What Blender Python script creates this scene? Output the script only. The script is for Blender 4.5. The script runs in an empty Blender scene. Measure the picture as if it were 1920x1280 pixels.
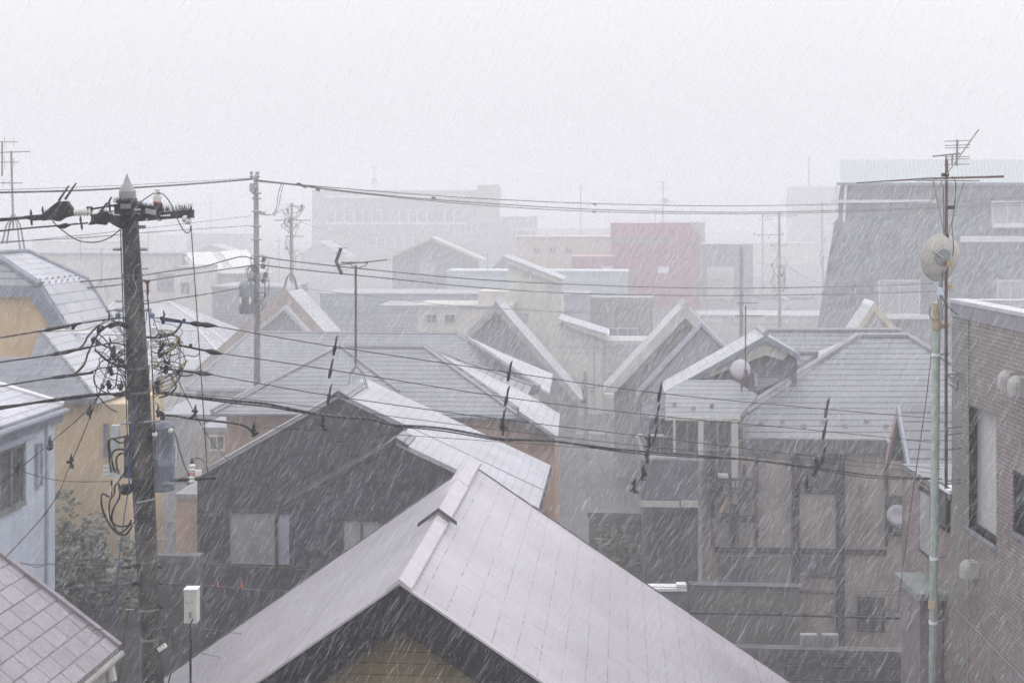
import bpy, bmesh, math, random
import numpy as np
from mathutils import Vector as V
random.seed(7)
S = bpy.context.scene
COL = S.collection
R = math.radians
# ---------------------------------------------------------------- camera
F, CX, HY, H = 2600.0, 960.0, 405.0, 12.5        # focal length in photo pixels, principal column, horizon row, eye height
cam = bpy.data.cameras.new('camera'); co = bpy.data.objects.new('camera', cam); COL.objects.link(co)
co.location = (0, 0, H); co.rotation_euler = (R(90), 0, 0)
cam.lens = F / 1920 * 36; cam.sensor_width = 36; cam.shift_y = -(640 - HY) / 1920
cam.clip_start = .1; cam.clip_end = 4000
S.camera = co
cam.dof.use_dof = True; cam.dof.focus_distance = 27; cam.dof.aperture_fstop = 3.6
# ---------------------------------------------------------------- sky, sun, exposure
SUN_EL, SUN_ROT = R(42), R(60)
w = bpy.data.worlds.new('World'); S.world = w; w.use_nodes = True
nt = w.node_tree; nt.nodes.clear()
def N(nt, t, **k):
    n = nt.nodes.new(t)
    for a, b in k.items(): setattr(n, a, b)
    return n
out = N(nt, 'ShaderNodeOutputWorld'); bg = N(nt, 'ShaderNodeBackground')
sky = N(nt, 'ShaderNodeTexSky', sky_type='NISHITA', sun_disc=False, sun_elevation=SUN_EL, sun_rotation=SUN_ROT)
sky.air_density = 1.5; sky.dust_density = 6; sky.ozone_density = 1
hs = N(nt, 'ShaderNodeHueSaturation'); hs.inputs['Saturation'].default_value = .12
tc = N(nt, 'ShaderNodeTexCoord'); sx = N(nt, 'ShaderNodeSeparateXYZ')
nt.links.new(tc.outputs['Generated'], sx.inputs[0])
mr = N(nt, 'ShaderNodeMapRange'); mr.inputs[1].default_value = 0; mr.inputs[2].default_value = 1
mr.inputs[3].default_value = 1.0; mr.inputs[4].default_value = 3.0          # CIE overcast sky: three times brighter overhead
nt.links.new(sx.outputs['Z'], mr.inputs[0])
nz = N(nt, 'ShaderNodeTexNoise'); nz.inputs['Scale'].default_value = 2.2; nz.inputs['Detail'].default_value = 3
nt.links.new(tc.outputs['Generated'], nz.inputs['Vector'])
mn = N(nt, 'ShaderNodeMapRange'); mn.inputs[3].default_value = .93; mn.inputs[4].default_value = 1.07
nt.links.new(nz.outputs[0], mn.inputs[0])
mm = N(nt, 'ShaderNodeMath', operation='MULTIPLY'); nt.links.new(mr.outputs[0], mm.inputs[0]); nt.links.new(mn.outputs[0], mm.inputs[1])
cl = N(nt, 'ShaderNodeMix', data_type='RGBA', blend_type='MULTIPLY'); cl.inputs[0].default_value = 1
cl.inputs['A'].default_value = (7.6, 7.55, 7.85, 1)                            # cloud cover, in the sky texture's units
nt.links.new(mm.outputs[0], cl.inputs['B'])
mx = N(nt, 'ShaderNodeMix', data_type='RGBA'); mx.inputs[0].default_value = .93
nt.links.new(sky.outputs[0], hs.inputs['Color']); nt.links.new(hs.outputs[0], mx.inputs['A']); nt.links.new(cl.outputs['Result'], mx.inputs['B'])
nt.links.new(mx.outputs['Result'], bg.inputs[0]); bg.inputs[1].default_value = .1
nt.links.new(bg.outputs[0], out.inputs[0])
sl = bpy.data.lights.new('sun', 'SUN'); sl.energy = .5; sl.angle = R(30); sl.color = (1, .97, .93)
so = bpy.data.objects.new('sun', sl); COL.objects.link(so)
so.rotation_euler = (R(90) - SUN_EL, 0, -SUN_ROT + R(180)); so.location = (0, 0, 60)
S.view_settings.view_transform = 'Standard'; S.view_settings.look = 'None'; S.view_settings.exposure = 0; S.view_settings.gamma = 1
S.render.engine = 'CYCLES'
S.cycles.volume_bounces = 3; S.cycles.max_bounces = 8; S.cycles.diffuse_bounces = 3; S.cycles.glossy_bounces = 2
S.cycles.transmission_bounces = 2; S.cycles.use_denoising = True
# ---------------------------------------------------------------- helpers
def far(Y): return Y if Y < 48 else 48 + (Y - 48) * 2.2       # spacing of the blocks beyond the near houses
def P(px, py, Y): Y = far(Y); return V(((px - CX) / F * Y, Y, H - (py - HY) / F * Y))
def ray(px, py): return V(((px - CX) / F, 1, -(py - HY) / F))
CAMP = V((0, 0, H))
def plane(a, b, c): n = (b - a).cross(c - a).normalized(); return (a, n)
def hit(pl, px, py):
    d = ray(px, py); t = (pl[0] - CAMP).dot(pl[1]) / d.dot(pl[1]); return CAMP + d * t
def hits(pl, pts): return [hit(pl, *p) for p in pts]
TH = R(4.46)
G_ = V((math.sin(TH), math.cos(TH), 0)); A_ = V((math.cos(TH), -math.sin(TH), 0)); Z_ = V((0, 0, 1))
class Fr:
    def __init__(s, o, yaw=TH):
        s.o = o; s.b = V((math.sin(yaw), math.cos(yaw), 0)); s.a = V((math.cos(yaw), -math.sin(yaw), 0))
    def w(s, a, b, c): return s.o + s.a * a + s.b * b + Z_ * c
    def hb(s, px, py, b=0):
        p = hit((s.w(0, b, 0), s.b), px, py) - s.o; return p.dot(s.a), p.z
    def ha(s, px, py, a=0):
        p = hit((s.w(a, 0, 0), s.a), px, py) - s.o; return p.dot(s.b), p.z
ORG = {}
class MB:
    def __init__(s): s.v = []; s.f = []
    def add(s, vs, fs):
        n = len(s.v); s.v += [V(x) for x in vs]; s.f += [[n + i for i in f] for f in fs]; return s
    def prism(s, pts, vec):
        k = len(pts); vec = V(vec); pts = [V(p) for p in pts]
        return s.add(pts + [p + vec for p in pts], [list(range(k)), list(range(2 * k - 1, k - 1, -1))] + [[i, k + i, k + (i + 1) % k, (i + 1) % k] for i in range(k)])
    def box(s, o, x, y, z):
        o, x, y, z = V(o), V(x), V(y), V(z)
        return s.prism([o, o + x, o + x + y, o + y], z)
    def fbox(s, fr, a0, a1, b0, b1, c0, c1): return s.box(fr.w(a0, b0, c0), fr.a * (a1 - a0), fr.b * (b1 - b0), Z_ * (c1 - c0))
    def cbox(s, c, sx, sy, sz, yaw=0, pitch=0, roll=0):
        from mathutils import Euler
        m = Euler((pitch, roll, yaw)).to_matrix(); x, y, z = m @ V((sx, 0, 0)), m @ V((0, sy, 0)), m @ V((0, 0, sz))
        return s.box(V(c) - x / 2 - y / 2 - z / 2, x, y, z)
    def tube(s, pts, r, n=6, cap=True):
        pts = [V(p) for p in pts]; rs = r if isinstance(r, (list, tuple)) else [r] * len(pts)
        vs = []; up = None
        for i, p in enumerate(pts):
            d = (pts[min(i + 1, len(pts) - 1)] - pts[max(i - 1, 0)])
            if d.length < 1e-9: d = V((0, 0, 1))
            d.normalize()
            if up is None: up = d.orthogonal().normalized()
            else:
                up = up - d * up.dot(d)
                up = up.normalized() if up.length > 1e-6 else d.orthogonal().normalized()
            q = d.cross(up)
            vs += [p + (up * math.cos(2 * math.pi * k / n) + q * math.sin(2 * math.pi * k / n)) * rs[i] for k in range(n)]
        fs = [[i * n + k, i * n + (k + 1) % n, (i + 1) * n + (k + 1) % n, (i + 1) * n + k] for i in range(len(pts) - 1) for k in range(n)]
        if cap: fs += [list(range(n - 1, -1, -1)), [(len(pts) - 1) * n + k for k in range(n)]]
        return s.add(vs, fs)
    def lathe(s, c, prof, axis=Z_, n=16):
        c = V(c); ax = V(axis).normalized()
        pts = [c + ax * h for r, h in prof]; vs = []
        up = ax.orthogonal().normalized(); q = ax.cross(up)
        for (r, h), p in zip(prof, pts): vs += [p + (up * math.cos(2 * math.pi * k / n) + q * math.sin(2 * math.pi * k / n)) * max(r, 1e-4) for k in range(n)]
        fs = [[i * n + k, i * n + (k + 1) % n, (i + 1) * n + (k + 1) % n, (i + 1) * n + k] for i in range(len(prof) - 1) for k in range(n)]
        fs += [list(range(n - 1, -1, -1)), [(len(prof) - 1) * n + k for k in range(n)]]
        return s.add(vs, fs)
    def build(s, name, mat, parent=None, origin=None, smooth=False, recalc=True):
        if parent is not None: o0 = ORG[parent.name]
        else: o0 = V(origin) if origin is not None else V((0, 0, 0))
        me = bpy.data.meshes.new(name); me.from_pydata([tuple(v - o0) for v in s.v], [], s.f)
        if recalc:
            bm = bmesh.new(); bm.from_mesh(me); bmesh.ops.recalc_face_normals(bm, faces=bm.faces); bm.to_mesh(me); bm.free()
        uv = me.uv_layers.new(name='UVMap')
        for p in me.polygons:
            n = p.normal
            if abs(n.z) > .985: u, q = V((1, 0, 0)), V((0, 1, 0))
            else: u = Z_.cross(n).normalized(); q = n.cross(u)
            for li in p.loop_indices:
                c = me.vertices[me.loops[li].vertex_index].co + o0
                uv.data[li].uv = (c.dot(u), c.dot(q))
            p.use_smooth = smooth
        me.materials.append(mat)
        o = bpy.data.objects.new(name, me); COL.objects.link(o)
        if parent is not None: o.parent = parent
        else: o.location = o0
        ORG[o.name] = o0
        return o
def tag(o, label=None, cat=None, group=None, kind=None):
    if label: o['label'] = label
    if cat: o['category'] = cat
    if group: o['group'] = group
    if kind: o['kind'] = kind
    return o
def thing(name, label, cat, loc, group=None):
    o = bpy.data.objects.new(name, None); COL.objects.link(o); o.location = loc; o.empty_display_size = .3
    ORG[o.name] = V(loc); return tag(o, label, cat, group)
# ---------------------------------------------------------------- materials
MATS = {}
def base_mat(name, rough=.6, spec=.4):
    m = bpy.data.materials.new(name); m.use_nodes = True; nt = m.node_tree; b = nt.nodes['Principled BSDF']
    b.inputs['Roughness'].default_value = rough; b.inputs['Specular IOR Level'].default_value = spec
    return m, nt, b
def rgba(c): return (c[0], c[1], c[2], 1)
def mix(nt, f, a, b, mode='MIX'):
    n = N(nt, 'ShaderNodeMix', data_type='RGBA', blend_type=mode)
    for k, x in ((0, f), ('A', a), ('B', b)):
        if hasattr(x, 'links'): nt.links.new(x, n.inputs[k])
        elif isinstance(x, (int, float)): n.inputs[k].default_value = x
        else: n.inputs[k].default_value = rgba(x)
    return n.outputs['Result']
def noise(nt, vec, sc, det=4, lo=0., hi=1., p=(.35, .65), stretch=None):
    v = vec
    if stretch:
        mp = N(nt, 'ShaderNodeMapping'); mp.inputs['Scale'].default_value = stretch; nt.links.new(vec, mp.inputs[0]); v = mp.outputs[0]
    n = N(nt, 'ShaderNodeTexNoise'); n.inputs['Scale'].default_value = sc; n.inputs['Detail'].default_value = det
    nt.links.new(v, n.inputs['Vector'])
    m = N(nt, 'ShaderNodeMapRange'); m.inputs[1].default_value = p[0]; m.inputs[2].default_value = p[1]; m.inputs[3].default_value = lo; m.inputs[4].default_value = hi
    nt.links.new(n.outputs[0], m.inputs[0]); return m.outputs[0]
def uvnode(nt): return N(nt, 'ShaderNodeUVMap', uv_map='UVMap').outputs[0]
def geo(nt): return N(nt, 'ShaderNodeNewGeometry').outputs['Position']
def mottled(name, col, amt=.25, sc=1.2, rough=.6, stain=.25, spec=.4, metallic=0, coat=0):
    """plain surface with fine mottling and soft downward runs"""
    if name in MATS: return MATS[name]
    m, nt, b = base_mat(name, rough, spec); uv = uvnode(nt)
    c = mix(nt, noise(nt, geo(nt), sc, 6), [x * (1 - amt) for x in col], [min(1, x * (1 + amt * .6)) for x in col])
    if stain: c = mix(nt, noise(nt, uv, 1.6, 4, 0, stain, (.5, .75), (2.2, .22, 1)), c, [x * .45 for x in col])
    nt.links.new(c, b.inputs['Base Color']); b.inputs['Metallic'].default_value = metallic; b.inputs['Coat Weight'].default_value = coat
    bp = N(nt, 'ShaderNodeBump'); bp.inputs['Strength'].default_value = .15; bp.inputs['Distance'].default_value = .02
    nt.links.new(noise(nt, geo(nt), 22, 3), bp.inputs['Height']); nt.links.new(bp.outputs[0], b.inputs['Normal'])
    MATS[name] = m; return m
def rows(name, col, line, row=.25, bw=.6, mort=.012, slush=.35, slushcol=(.62, .62, .67), rough=.42, bump=.5, amt=.22, offset=.5, coat=.25, linef=1.0, vary=.12, strk=0):
    """shingles, slates, siding or tiles: rows along the slope or wall, in metres"""
    if name in MATS: return MATS[name]
    m, nt, b = base_mat(name, rough); uv = uvnode(nt)
    br = N(nt, 'ShaderNodeTexBrick'); br.offset = offset
    br.inputs['Scale'].default_value = 1; br.inputs['Brick Width'].default_value = bw; br.inputs['Row Height'].default_value = row
    br.inputs['Mortar Size'].default_value = mort; br.inputs['Mortar Smooth'].default_value = .15; br.inputs['Bias'].default_value = 0
    br.inputs['Color1'].default_value = rgba([x * (1 - vary) for x in col]); br.inputs['Color2'].default_value = rgba([min(1, x * (1 + vary)) for x in col])
    br.inputs['Mortar'].default_value = rgba([c * (1 - linef) + l * linef for c, l in zip(col, line)])
    nt.links.new(uv, br.inputs['Vector'])
    c = mix(nt, noise(nt, geo(nt), .9, 6, 0, amt), br.outputs['Color'], [x * .4 for x in col])
    if slush:
        f = noise(nt, geo(nt), .55, 8, 0, slush, (.3, .62))
        g = noise(nt, uv, 9, 5, .35, 1, (.3, .6), (1, .35, 1))
        mu = N(nt, 'ShaderNodeMath', operation='MULTIPLY'); nt.links.new(f, mu.inputs[0]); nt.links.new(g, mu.inputs[1])
        c = mix(nt, mu.outputs[0], c, slushcol)
    if strk: c = mix(nt, noise(nt, uv, 3, 4, 0, strk, (.45, .7), (7, .35, 1)), c, [x * .5 for x in col])
    nt.links.new(c, b.inputs['Base Color'])
    nt.links.new(noise(nt, geo(nt), 1.7, 4, rough - .14, rough + .2), b.inputs['Roughness'])
    b.inputs['Coat Weight'].default_value = coat; b.inputs['Coat Roughness'].default_value = .3
    bp = N(nt, 'ShaderNodeBump'); bp.inputs['Strength'].default_value = bump; bp.inputs['Distance'].default_value = .02; bp.invert = True
    ad = N(nt, 'ShaderNodeMath', operation='MULTIPLY_ADD'); ad.inputs[1].default_value = .25
    nt.links.new(noise(nt, geo(nt), 9, 5), ad.inputs[0]); nt.links.new(br.outputs['Fac'], ad.inputs[2])
    nt.links.new(ad.outputs[0], bp.inputs['Height']); nt.links.new(bp.outputs[0], b.inputs['Normal'])
    MATS[name] = m; return m
def flat(name, col, rough=.5, metallic=0, spec=.4): return mottled(name, col, .12, 5, rough, 0, spec, metallic)

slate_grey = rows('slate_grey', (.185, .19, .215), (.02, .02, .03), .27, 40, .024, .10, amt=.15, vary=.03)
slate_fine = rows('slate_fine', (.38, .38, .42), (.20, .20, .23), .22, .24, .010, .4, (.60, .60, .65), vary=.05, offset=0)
slate_dark = rows('slate_dark', (.11, .115, .135), (.03, .03, .035), .27, .9, .014, .35)
slate_pale_sheen = rows('slate_pale_sheen', (.38, .38, .42), (.16, .16, .18), .30, .45, .016, .5, (.62, .62, .67))  # slush whitening, plus sky reflection painted into the base colour
roof_white = rows('wet_white_roofing', (.39, .395, .435), (.11, .11, .14), .3, 1.2, .018, .35, (.58, .58, .63))
front_roof = None
wall_dark = rows('dark_grey_siding', (.040, .046, .06), (.015, .015, .018), .13, 3.0, .006, 0, rough=.6, bump=.25, coat=0, amt=.5, strk=.4)
wall_brown = rows('brown_siding', (.22, .165, .09), (.03, .02, .012), .16, 3.0, .006, 0, rough=.65, bump=.3, coat=0, amt=.5, strk=.5)
black_trim = mottled('black_trim', (.008, .007, .009), .4, 2, .5, .2)
black_rubber = flat('black_rubber', (.014, .014, .017), .55)
cream_trim = mottled('cream_trim', (.50, .48, .44), .15, 2, .55, .3)
white_trim = mottled('white_trim', (.72, .72, .74), .08, 2, .4, .15)
cream_wall = mottled('cream_wall', (.56, .53, .48), .12, .8, .7, .35)
yellow_wall = mottled('yellow_render_wall', (.56, .43, .27), .15, .7, .75, .45)
blue_wall = mottled('pale_blue_grey_wall', (.40, .44, .50), .12, .7, .7, .4)
grey_trim = mottled('grey_trim', (.22, .24, .28), .15, 2, .5, .3)
grey_wall = mottled('grey_wall', (.24, .24, .26), .2, .8, .7, .4)
lilac_wall = mottled('mauve_wall', (.21, .175, .22), .15, .6, .7, .3)
peach_wall = mottled('peach_wall', (.46, .30, .22), .2, .9, .7, .45)
peach_wood = rows('peach_boarding', (.30, .22, .17), (.15, .09, .06), .2, 4, .01, .1, rough=.6, bump=.3, coat=0)
pink_trim = mottled('pink_trim', (.44, .29, .29), .12, 2, .55, .2)
pink_wall = mottled('pink_render', (.31, .26, .245), .25, 1.2, .75, .5)
olive_wall = mottled('olive_grey_wall', (.19, .185, .17), .2, .7, .75, .4)
timber_dark = mottled('dark_timber', (.045, .045, .055), .3, 2, .6, .3)
red_wall = mottled('red_render_wall', (.29, .055, .095), .12, .35, .6, .25)
tan_wall = mottled('tan_wall', (.55, .44, .36), .1, .5, .7, .25)
glass_dark = flat('dark_glass', (.075, .08, .09), .12, 0, .6)
glass_pale = flat('curtained_glass', (.34, .35, .36), .25, 0, .6)
glass_lilac = flat('bright_pane', (.46, .47, .62), .2, 0, .6)
steel = flat('galvanised_steel', (.30, .31, .32), .4, .6)
rust = mottled('rusty_steel', (.12, .06, .05), .4, 20, .65, 0)
green_pipe = mottled('green_painted_pipe', (.26, .32, .28), .2, 6, .45, .35)
tape_tan = mottled('tan_tape', (.42, .34, .22), .2, 9, .7, 0)
porcelain = flat('white_porcelain', (.66, .66, .62), .25)
orange_mark = flat('orange_plastic', (.7, .12, .05), .5)
red_band = flat('red_band', (.55, .06, .05), .4)
blue_wire = flat('blue_sheath', (.03, .07, .22), .5)
yellow_wire = flat('yellow_sheath', (.42, .36, .12), .5)
cream_wire = flat('cream_sheath', (.55, .52, .42), .5)
transformer_paint = mottled('transformer_grey_paint', (.17, .19, .235), .25, 4, .4, .4)
ac_white = mottled('off_white_enamel', (.62, .62, .58), .08, 3, .45, .3)
dish_mat = mottled('weathered_dish', (.46, .44, .40), .2, 2.5, .5, .45)
dish_grey = mottled('pale_dish', (.46, .44, .48), .1, 3, .5, .1)
snow = mottled('slush', (.80, .80, .84), .05, 4, .6, 0)
def concrete_pole():
    m, nt, b = base_mat('wet_concrete_pole', .5); g = geo(nt)
    c = mix(nt, noise(nt, g, 3.5, 8), (.022, .020, .019), (.095, .088, .082))
    c = mix(nt, noise(nt, g, 12, 5, 0, .6, (.5, .7), (1, 1, .15)), c, (.015, .014, .013))
    nt.links.new(c, b.inputs['Base Color'])
    bp = N(nt, 'ShaderNodeBump'); bp.inputs['Strength'].default_value = .5; bp.inputs['Distance'].default_value = .02
    nt.links.new(noise(nt, g, 30, 5), bp.inputs['Height']); nt.links.new(bp.outputs[0], b.inputs['Normal']); return m
pole_mat = concrete_pole(); pole_grey = mottled('concrete_pole', (.17, .165, .16), .3, 3, .6, .3)
cone_mat = mottled('pole_cap_concrete', (.30, .30, .30), .15, 8, .5, .3)
tile_wall = rows('mauve_brown_tile', (.33, .285, .275), (.12, .10, .10), .066, .15, .009, 0, rough=.35, bump=.8, coat=.2, amt=.3, vary=.14, strk=.2)
coping_mat = mottled('metal_coping', (.27, .27, .31), .12, 2, .35, .2)
def corrugated(name, col, pitch, stains=.3):
    m, nt, b = base_mat(name, .45); uv = uvnode(nt)
    wv = N(nt, 'ShaderNodeTexWave', bands_direction='X'); wv.inputs['Scale'].default_value = .314 / pitch * 1.0; wv.inputs['Distortion'].default_value = 0
    nt.links.new(uv, wv.inputs['Vector'])
    c = mix(nt, wv.outputs[0], [x * .88 for x in col], col)
    c = mix(nt, noise(nt, uv, .5, 5, 0, stains, (.5, .75), (1.5, .3, 1)), c, (.5, .42, .33))
    nt.links.new(c, b.inputs['Base Color'])
    bp = N(nt, 'ShaderNodeBump'); bp.inputs['Strength'].default_value = .3; bp.inputs['Distance'].default_value = .02
    nt.links.new(wv.outputs[0], bp.inputs['Height']); nt.links.new(bp.outputs[0], b.inputs['Normal']); return m
corr_green = corrugated('pale_green_corrugated', (.60, .655, .66), .3, .2)
corr_blue = rows('pale_blue_metal', (.56, .60, .63), (.44, .48, .52), .55, 30, .05, .1, coat=0)
def front_roof_mat():
    """near roof: grooved slates, courses across, fine grooves down the slope, dark specks at the joints"""
    m, nt, b = base_mat('wet_grooved_slate', .38); uv = uvnode(nt); g = geo(nt)
    def br(bw, row, mort, off=.5, sm=.2):
        t = N(nt, 'ShaderNodeTexBrick'); t.offset = off; t.inputs['Scale'].default_value = 1; t.inputs['Brick Width'].default_value = bw; t.inputs['Row Height'].default_value = row
        t.inputs['Mortar Size'].default_value = mort; t.inputs['Mortar Smooth'].default_value = sm
        nt.links.new(uv, t.inputs['Vector']); return t.outputs['Fac']
    course = br(.91, .37, .010); groove = br(.115, 40, .012, 0, .6); joint = br(.0911, .37, .018, .5, .1)
    c = mix(nt, noise(nt, g, .6, 8, 0, 1, (.3, .7)), (.38, .36, .395), (.49, .47, .52))
    c = mix(nt, noise(nt, uv, 3, 6, 0, .35, (.45, .7), (6, .5, 1)), c, (.30, .27, .30))
    gm = N(nt, 'ShaderNodeMath', operation='MULTIPLY'); nt.links.new(groove, gm.inputs[0]); nt.links.new(noise(nt, g, .8, 5, .1, .55), gm.inputs[1])
    c = mix(nt, gm.outputs[0], c, (.20, .185, .21))
    cm = N(nt, 'ShaderNodeMath', operation='MULTIPLY'); nt.links.new(course, cm.inputs[0]); nt.links.new(noise(nt, g, 6, 3, .0, .7, (.45, .62)), cm.inputs[1])
    c = mix(nt, cm.outputs[0], c, (.06, .05, .06))
    jm = N(nt, 'ShaderNodeMath', operation='MULTIPLY'); nt.links.new(course, jm.inputs[0]); nt.links.new(groove, jm.inputs[1]); jn = N(nt, 'ShaderNodeMath', operation='MULTIPLY'); nt.links.new(jm.outputs[0], jn.inputs[0]); nt.links.new(noise(nt, g, 2.5, 3, .2, 1, (.4, .55)), jn.inputs[1]); c = mix(nt, jn.outputs[0], c, (.02, .018, .02))
    nt.links.new(c, b.inputs['Base Color']); b.inputs['Coat Weight'].default_value = .35; b.inputs['Coat Roughness'].default_value = .25
    bp = N(nt, 'ShaderNodeBump'); bp.inputs['Strength'].default_value = .45; bp.inputs['Distance'].default_value = .012; bp.invert = True
    ad = N(nt, 'ShaderNodeMath', operation='ADD'); nt.links.new(course, ad.inputs[0]); nt.links.new(gm.outputs[0], ad.inputs[1])
    nt.links.new(ad.outputs[0], bp.inputs['Height']); nt.links.new(bp.outputs[0], b.inputs['Normal']); return m
front_roof = front_roof_mat()
cap_metal = mottled('pinkish_cap_metal', (.50, .465, .50), .1, 3, .35, .15, coat=.3)
purple_slate = rows('purple_slate', (.225, .205, .225), (.02, .018, .022), .30, .46, .012, .2, (.5, .48, .52), bump=.9, rough=.3, amt=.3, vary=.15, offset=.37)

# ---------------------------------------------------------------- builders
def gable(name, label, apex, Y, L, eL, eR, roofm, wallm, t=.13, ohf=.35, ohs=.45, barge=None, cap=None, z0=0, group=None, gut=None, cat='house', both=True):
    """gable house facing the street: apex = pixel of the front end of the ridge, eL/eR = pixels of the front eave tips"""
    o = P(apex[0], apex[1], Y); fr = Fr(o); root = thing(name, label, cat, (o.x, o.y, z0), group)
    aL, cL = fr.hb(*eL); aR, cR = fr.hb(*eR); sL = -cL / -aL if aL else 1; sR = -cR / aR
    m = MB(); m.prism([fr.w(aL, 0, cL), fr.w(0, 0, 0), fr.w(aR, 0, cR), fr.w(aR, 0, cR - t), fr.w(0, 0, -t), fr.w(aL, 0, cL - t)], fr.b * L)
    rf = m.build('roof', roofm, root)
    zb = z0 - o.z
    wl, wr = aL + ohs, aR - ohs
    m = MB(); m.prism([fr.w(wl, ohf, cL + sL * ohs - t - .01), fr.w(0, ohf, -t - .01), fr.w(wr, ohf, cR + sR * ohs - t - .01), fr.w(wr, ohf, zb), fr.w(wl, ohf, zb)], fr.b * (L - 2 * ohf))
    wa = m.build('wall', wallm, root)
    if barge:
        hb, bm_ = barge
        m = MB(); m.prism([fr.w(aL - .02, -.05, cL - .015), fr.w(0, -.05, -.015), fr.w(aR + .02, -.05, cR - .015), fr.w(aR + .02, -.05, cR - hb), fr.w(0, -.05, -hb * 1.1), fr.w(aL - .02, -.05, cL - hb)], fr.b * .05)
        m.build('barge_board', bm_, root)
    if cap:
        k = .17; m = MB(); m.prism([fr.w(-k, -.03, -k * sL + .045), fr.w(0, -.03, .06), fr.w(k, -.03, -k * sR + .045), fr.w(k, -.03, -k * sR + .012), fr.w(0, -.03, .02), fr.w(-k, -.03, -k * sL + .012)], fr.b * (L + .06))
        m.build('ridge_cap', cap, rf)
    for a, c in ((aL, cL), (aR, cR)):
        m = MB(); m.tube([fr.w(a, .02, c - .1), fr.w(a, L - .02, c - .1)], .055, 8); m.build('gutter', gut or grey_trim, root)
    return root, fr, (aL, cL, aR, cR), wa
def window(root, fr, b, rect, mf, mp, bar=.06, mull=1, cross=0, name='window'):
    x0, y0, x1, y1 = rect; a0, c1 = fr.hb(x0, y0, b); a1, c0 = fr.hb(x1, y1, b)
    return window_l(root, fr, b, a0, a1, c0, c1, mf, mp, bar, mull, cross, name)
def window_l(root, fr, b, a0, a1, c0, c1, mf, mp, bar=.06, mull=1, cross=0, name='window'):
    m = MB(); d = .07
    m.fbox(fr, a0 - bar, a1 + bar, b - d, b + .01, c0 - bar, c0); m.fbox(fr, a0 - bar, a1 + bar, b - d, b + .01, c1, c1 + bar)
    m.fbox(fr, a0 - bar, a0, b - d + .004, b + .01, c0, c1); m.fbox(fr, a1, a1 + bar, b - d + .004, b + .01, c0, c1)
    for k in range(mull): q = a0 + (a1 - a0) * (k + 1) / (mull + 1); m.fbox(fr, q - bar * .4, q + bar * .4, b - d + .01, b + .01, c0, c1)
    for k in range(cross): q = c0 + (c1 - c0) * (k + 1) / (cross + 1); m.fbox(fr, a0, a1, b - d + .014, b + .01, q - bar * .3, q + bar * .3)
    f = m.build(name, mf, root)
    MB().fbox(fr, a0, a1, b - .02, b + .008, c0, c1).build('pane', mp, f)
    return f
BLK = {}
def block(name, label, x0, x1, yt, Y, depth, wallm, cat='building', lip=.12, lipm=None, z0=0, group=None, yaw=TH, roofm=None):
    o = P(x0, yt, Y); fr = Fr(o, yaw); wdt = fr.hb(x1, yt)[0]; root = thing(name, label, cat, (o.x, o.y, z0), group)
    hh = o.z - z0; BLK[name] = fr
    wa = MB().fbox(fr, 0, wdt, 0, depth, -hh, -.18).build('wall', wallm, root)
    if lip is not None: MB().fbox(fr, -lip, wdt + lip, -lip, depth + lip, -.17, 0).build('roof_slab' if not roofm else 'roof', lipm or roofm or coping_mat, root)
    return root, fr, wdt, wa
def part(root, name, mat, pts, vec, label=None):
    o = MB().prism(pts, vec).build(name, mat, root)
    if label: o['label'] = label
    return o
def hip(name, label, rl, rr, Yr, d, el, er, ye, roofm, wallm, capm=None, back=None, t=.12, oh=.4, z0=0, group=None, cat='house'):
    """hip roof house: rl, rr = ridge end pixels at Yr; d = ridge to front eave; el, er = eave corner columns at row ye"""
    o = P(rl[0], rl[1], Yr); fr = Fr(o); root = thing(name, label, cat, (o.x, o.y, z0), group)
    ar, _ = fr.hb(*rr); a0, c = fr.hb(el, ye, -d); a1, _ = fr.hb(er, ye, -d); D = back or d
    r0, r1 = fr.w(0, 0, 0), fr.w(ar, 0, 0)
    e = [fr.w(a0, -d, c), fr.w(a1, -d, c), fr.w(a1, D, c), fr.w(a0, D, c)]; dz = V((0, 0, -t))
    m = MB()
    for q in ([r0, r1, e[1], e[0]], [r1, e[2], e[1]], [r1, r0, e[3], e[2]], [r0, e[0], e[3]]): m.prism(q, dz)
    rf = m.build('roof', roofm, root)
    m = MB()
    for p, q in ((r0, e[0]), (r1, e[1]), (r0, r1), (r1, e[2]), (r0, e[3])): m.tube([p + Z_ * .02, q + Z_ * .02], .07, 5)
    m.build('ridge_cap', capm or coping_mat, rf)
    MB().fbox(fr, a0 + oh, a1 - oh, -d + oh, D - oh, z0 - o.z, c - t - .005 + .0).build('wall', wallm, root)
    m = MB(); m.tube([e[0] + V((0, 0, -.1)), e[1] + V((0, 0, -.1))], .06, 8); m.build('gutter', grey_trim, root)
    return root, fr, (a0, a1, c, ar)
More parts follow.
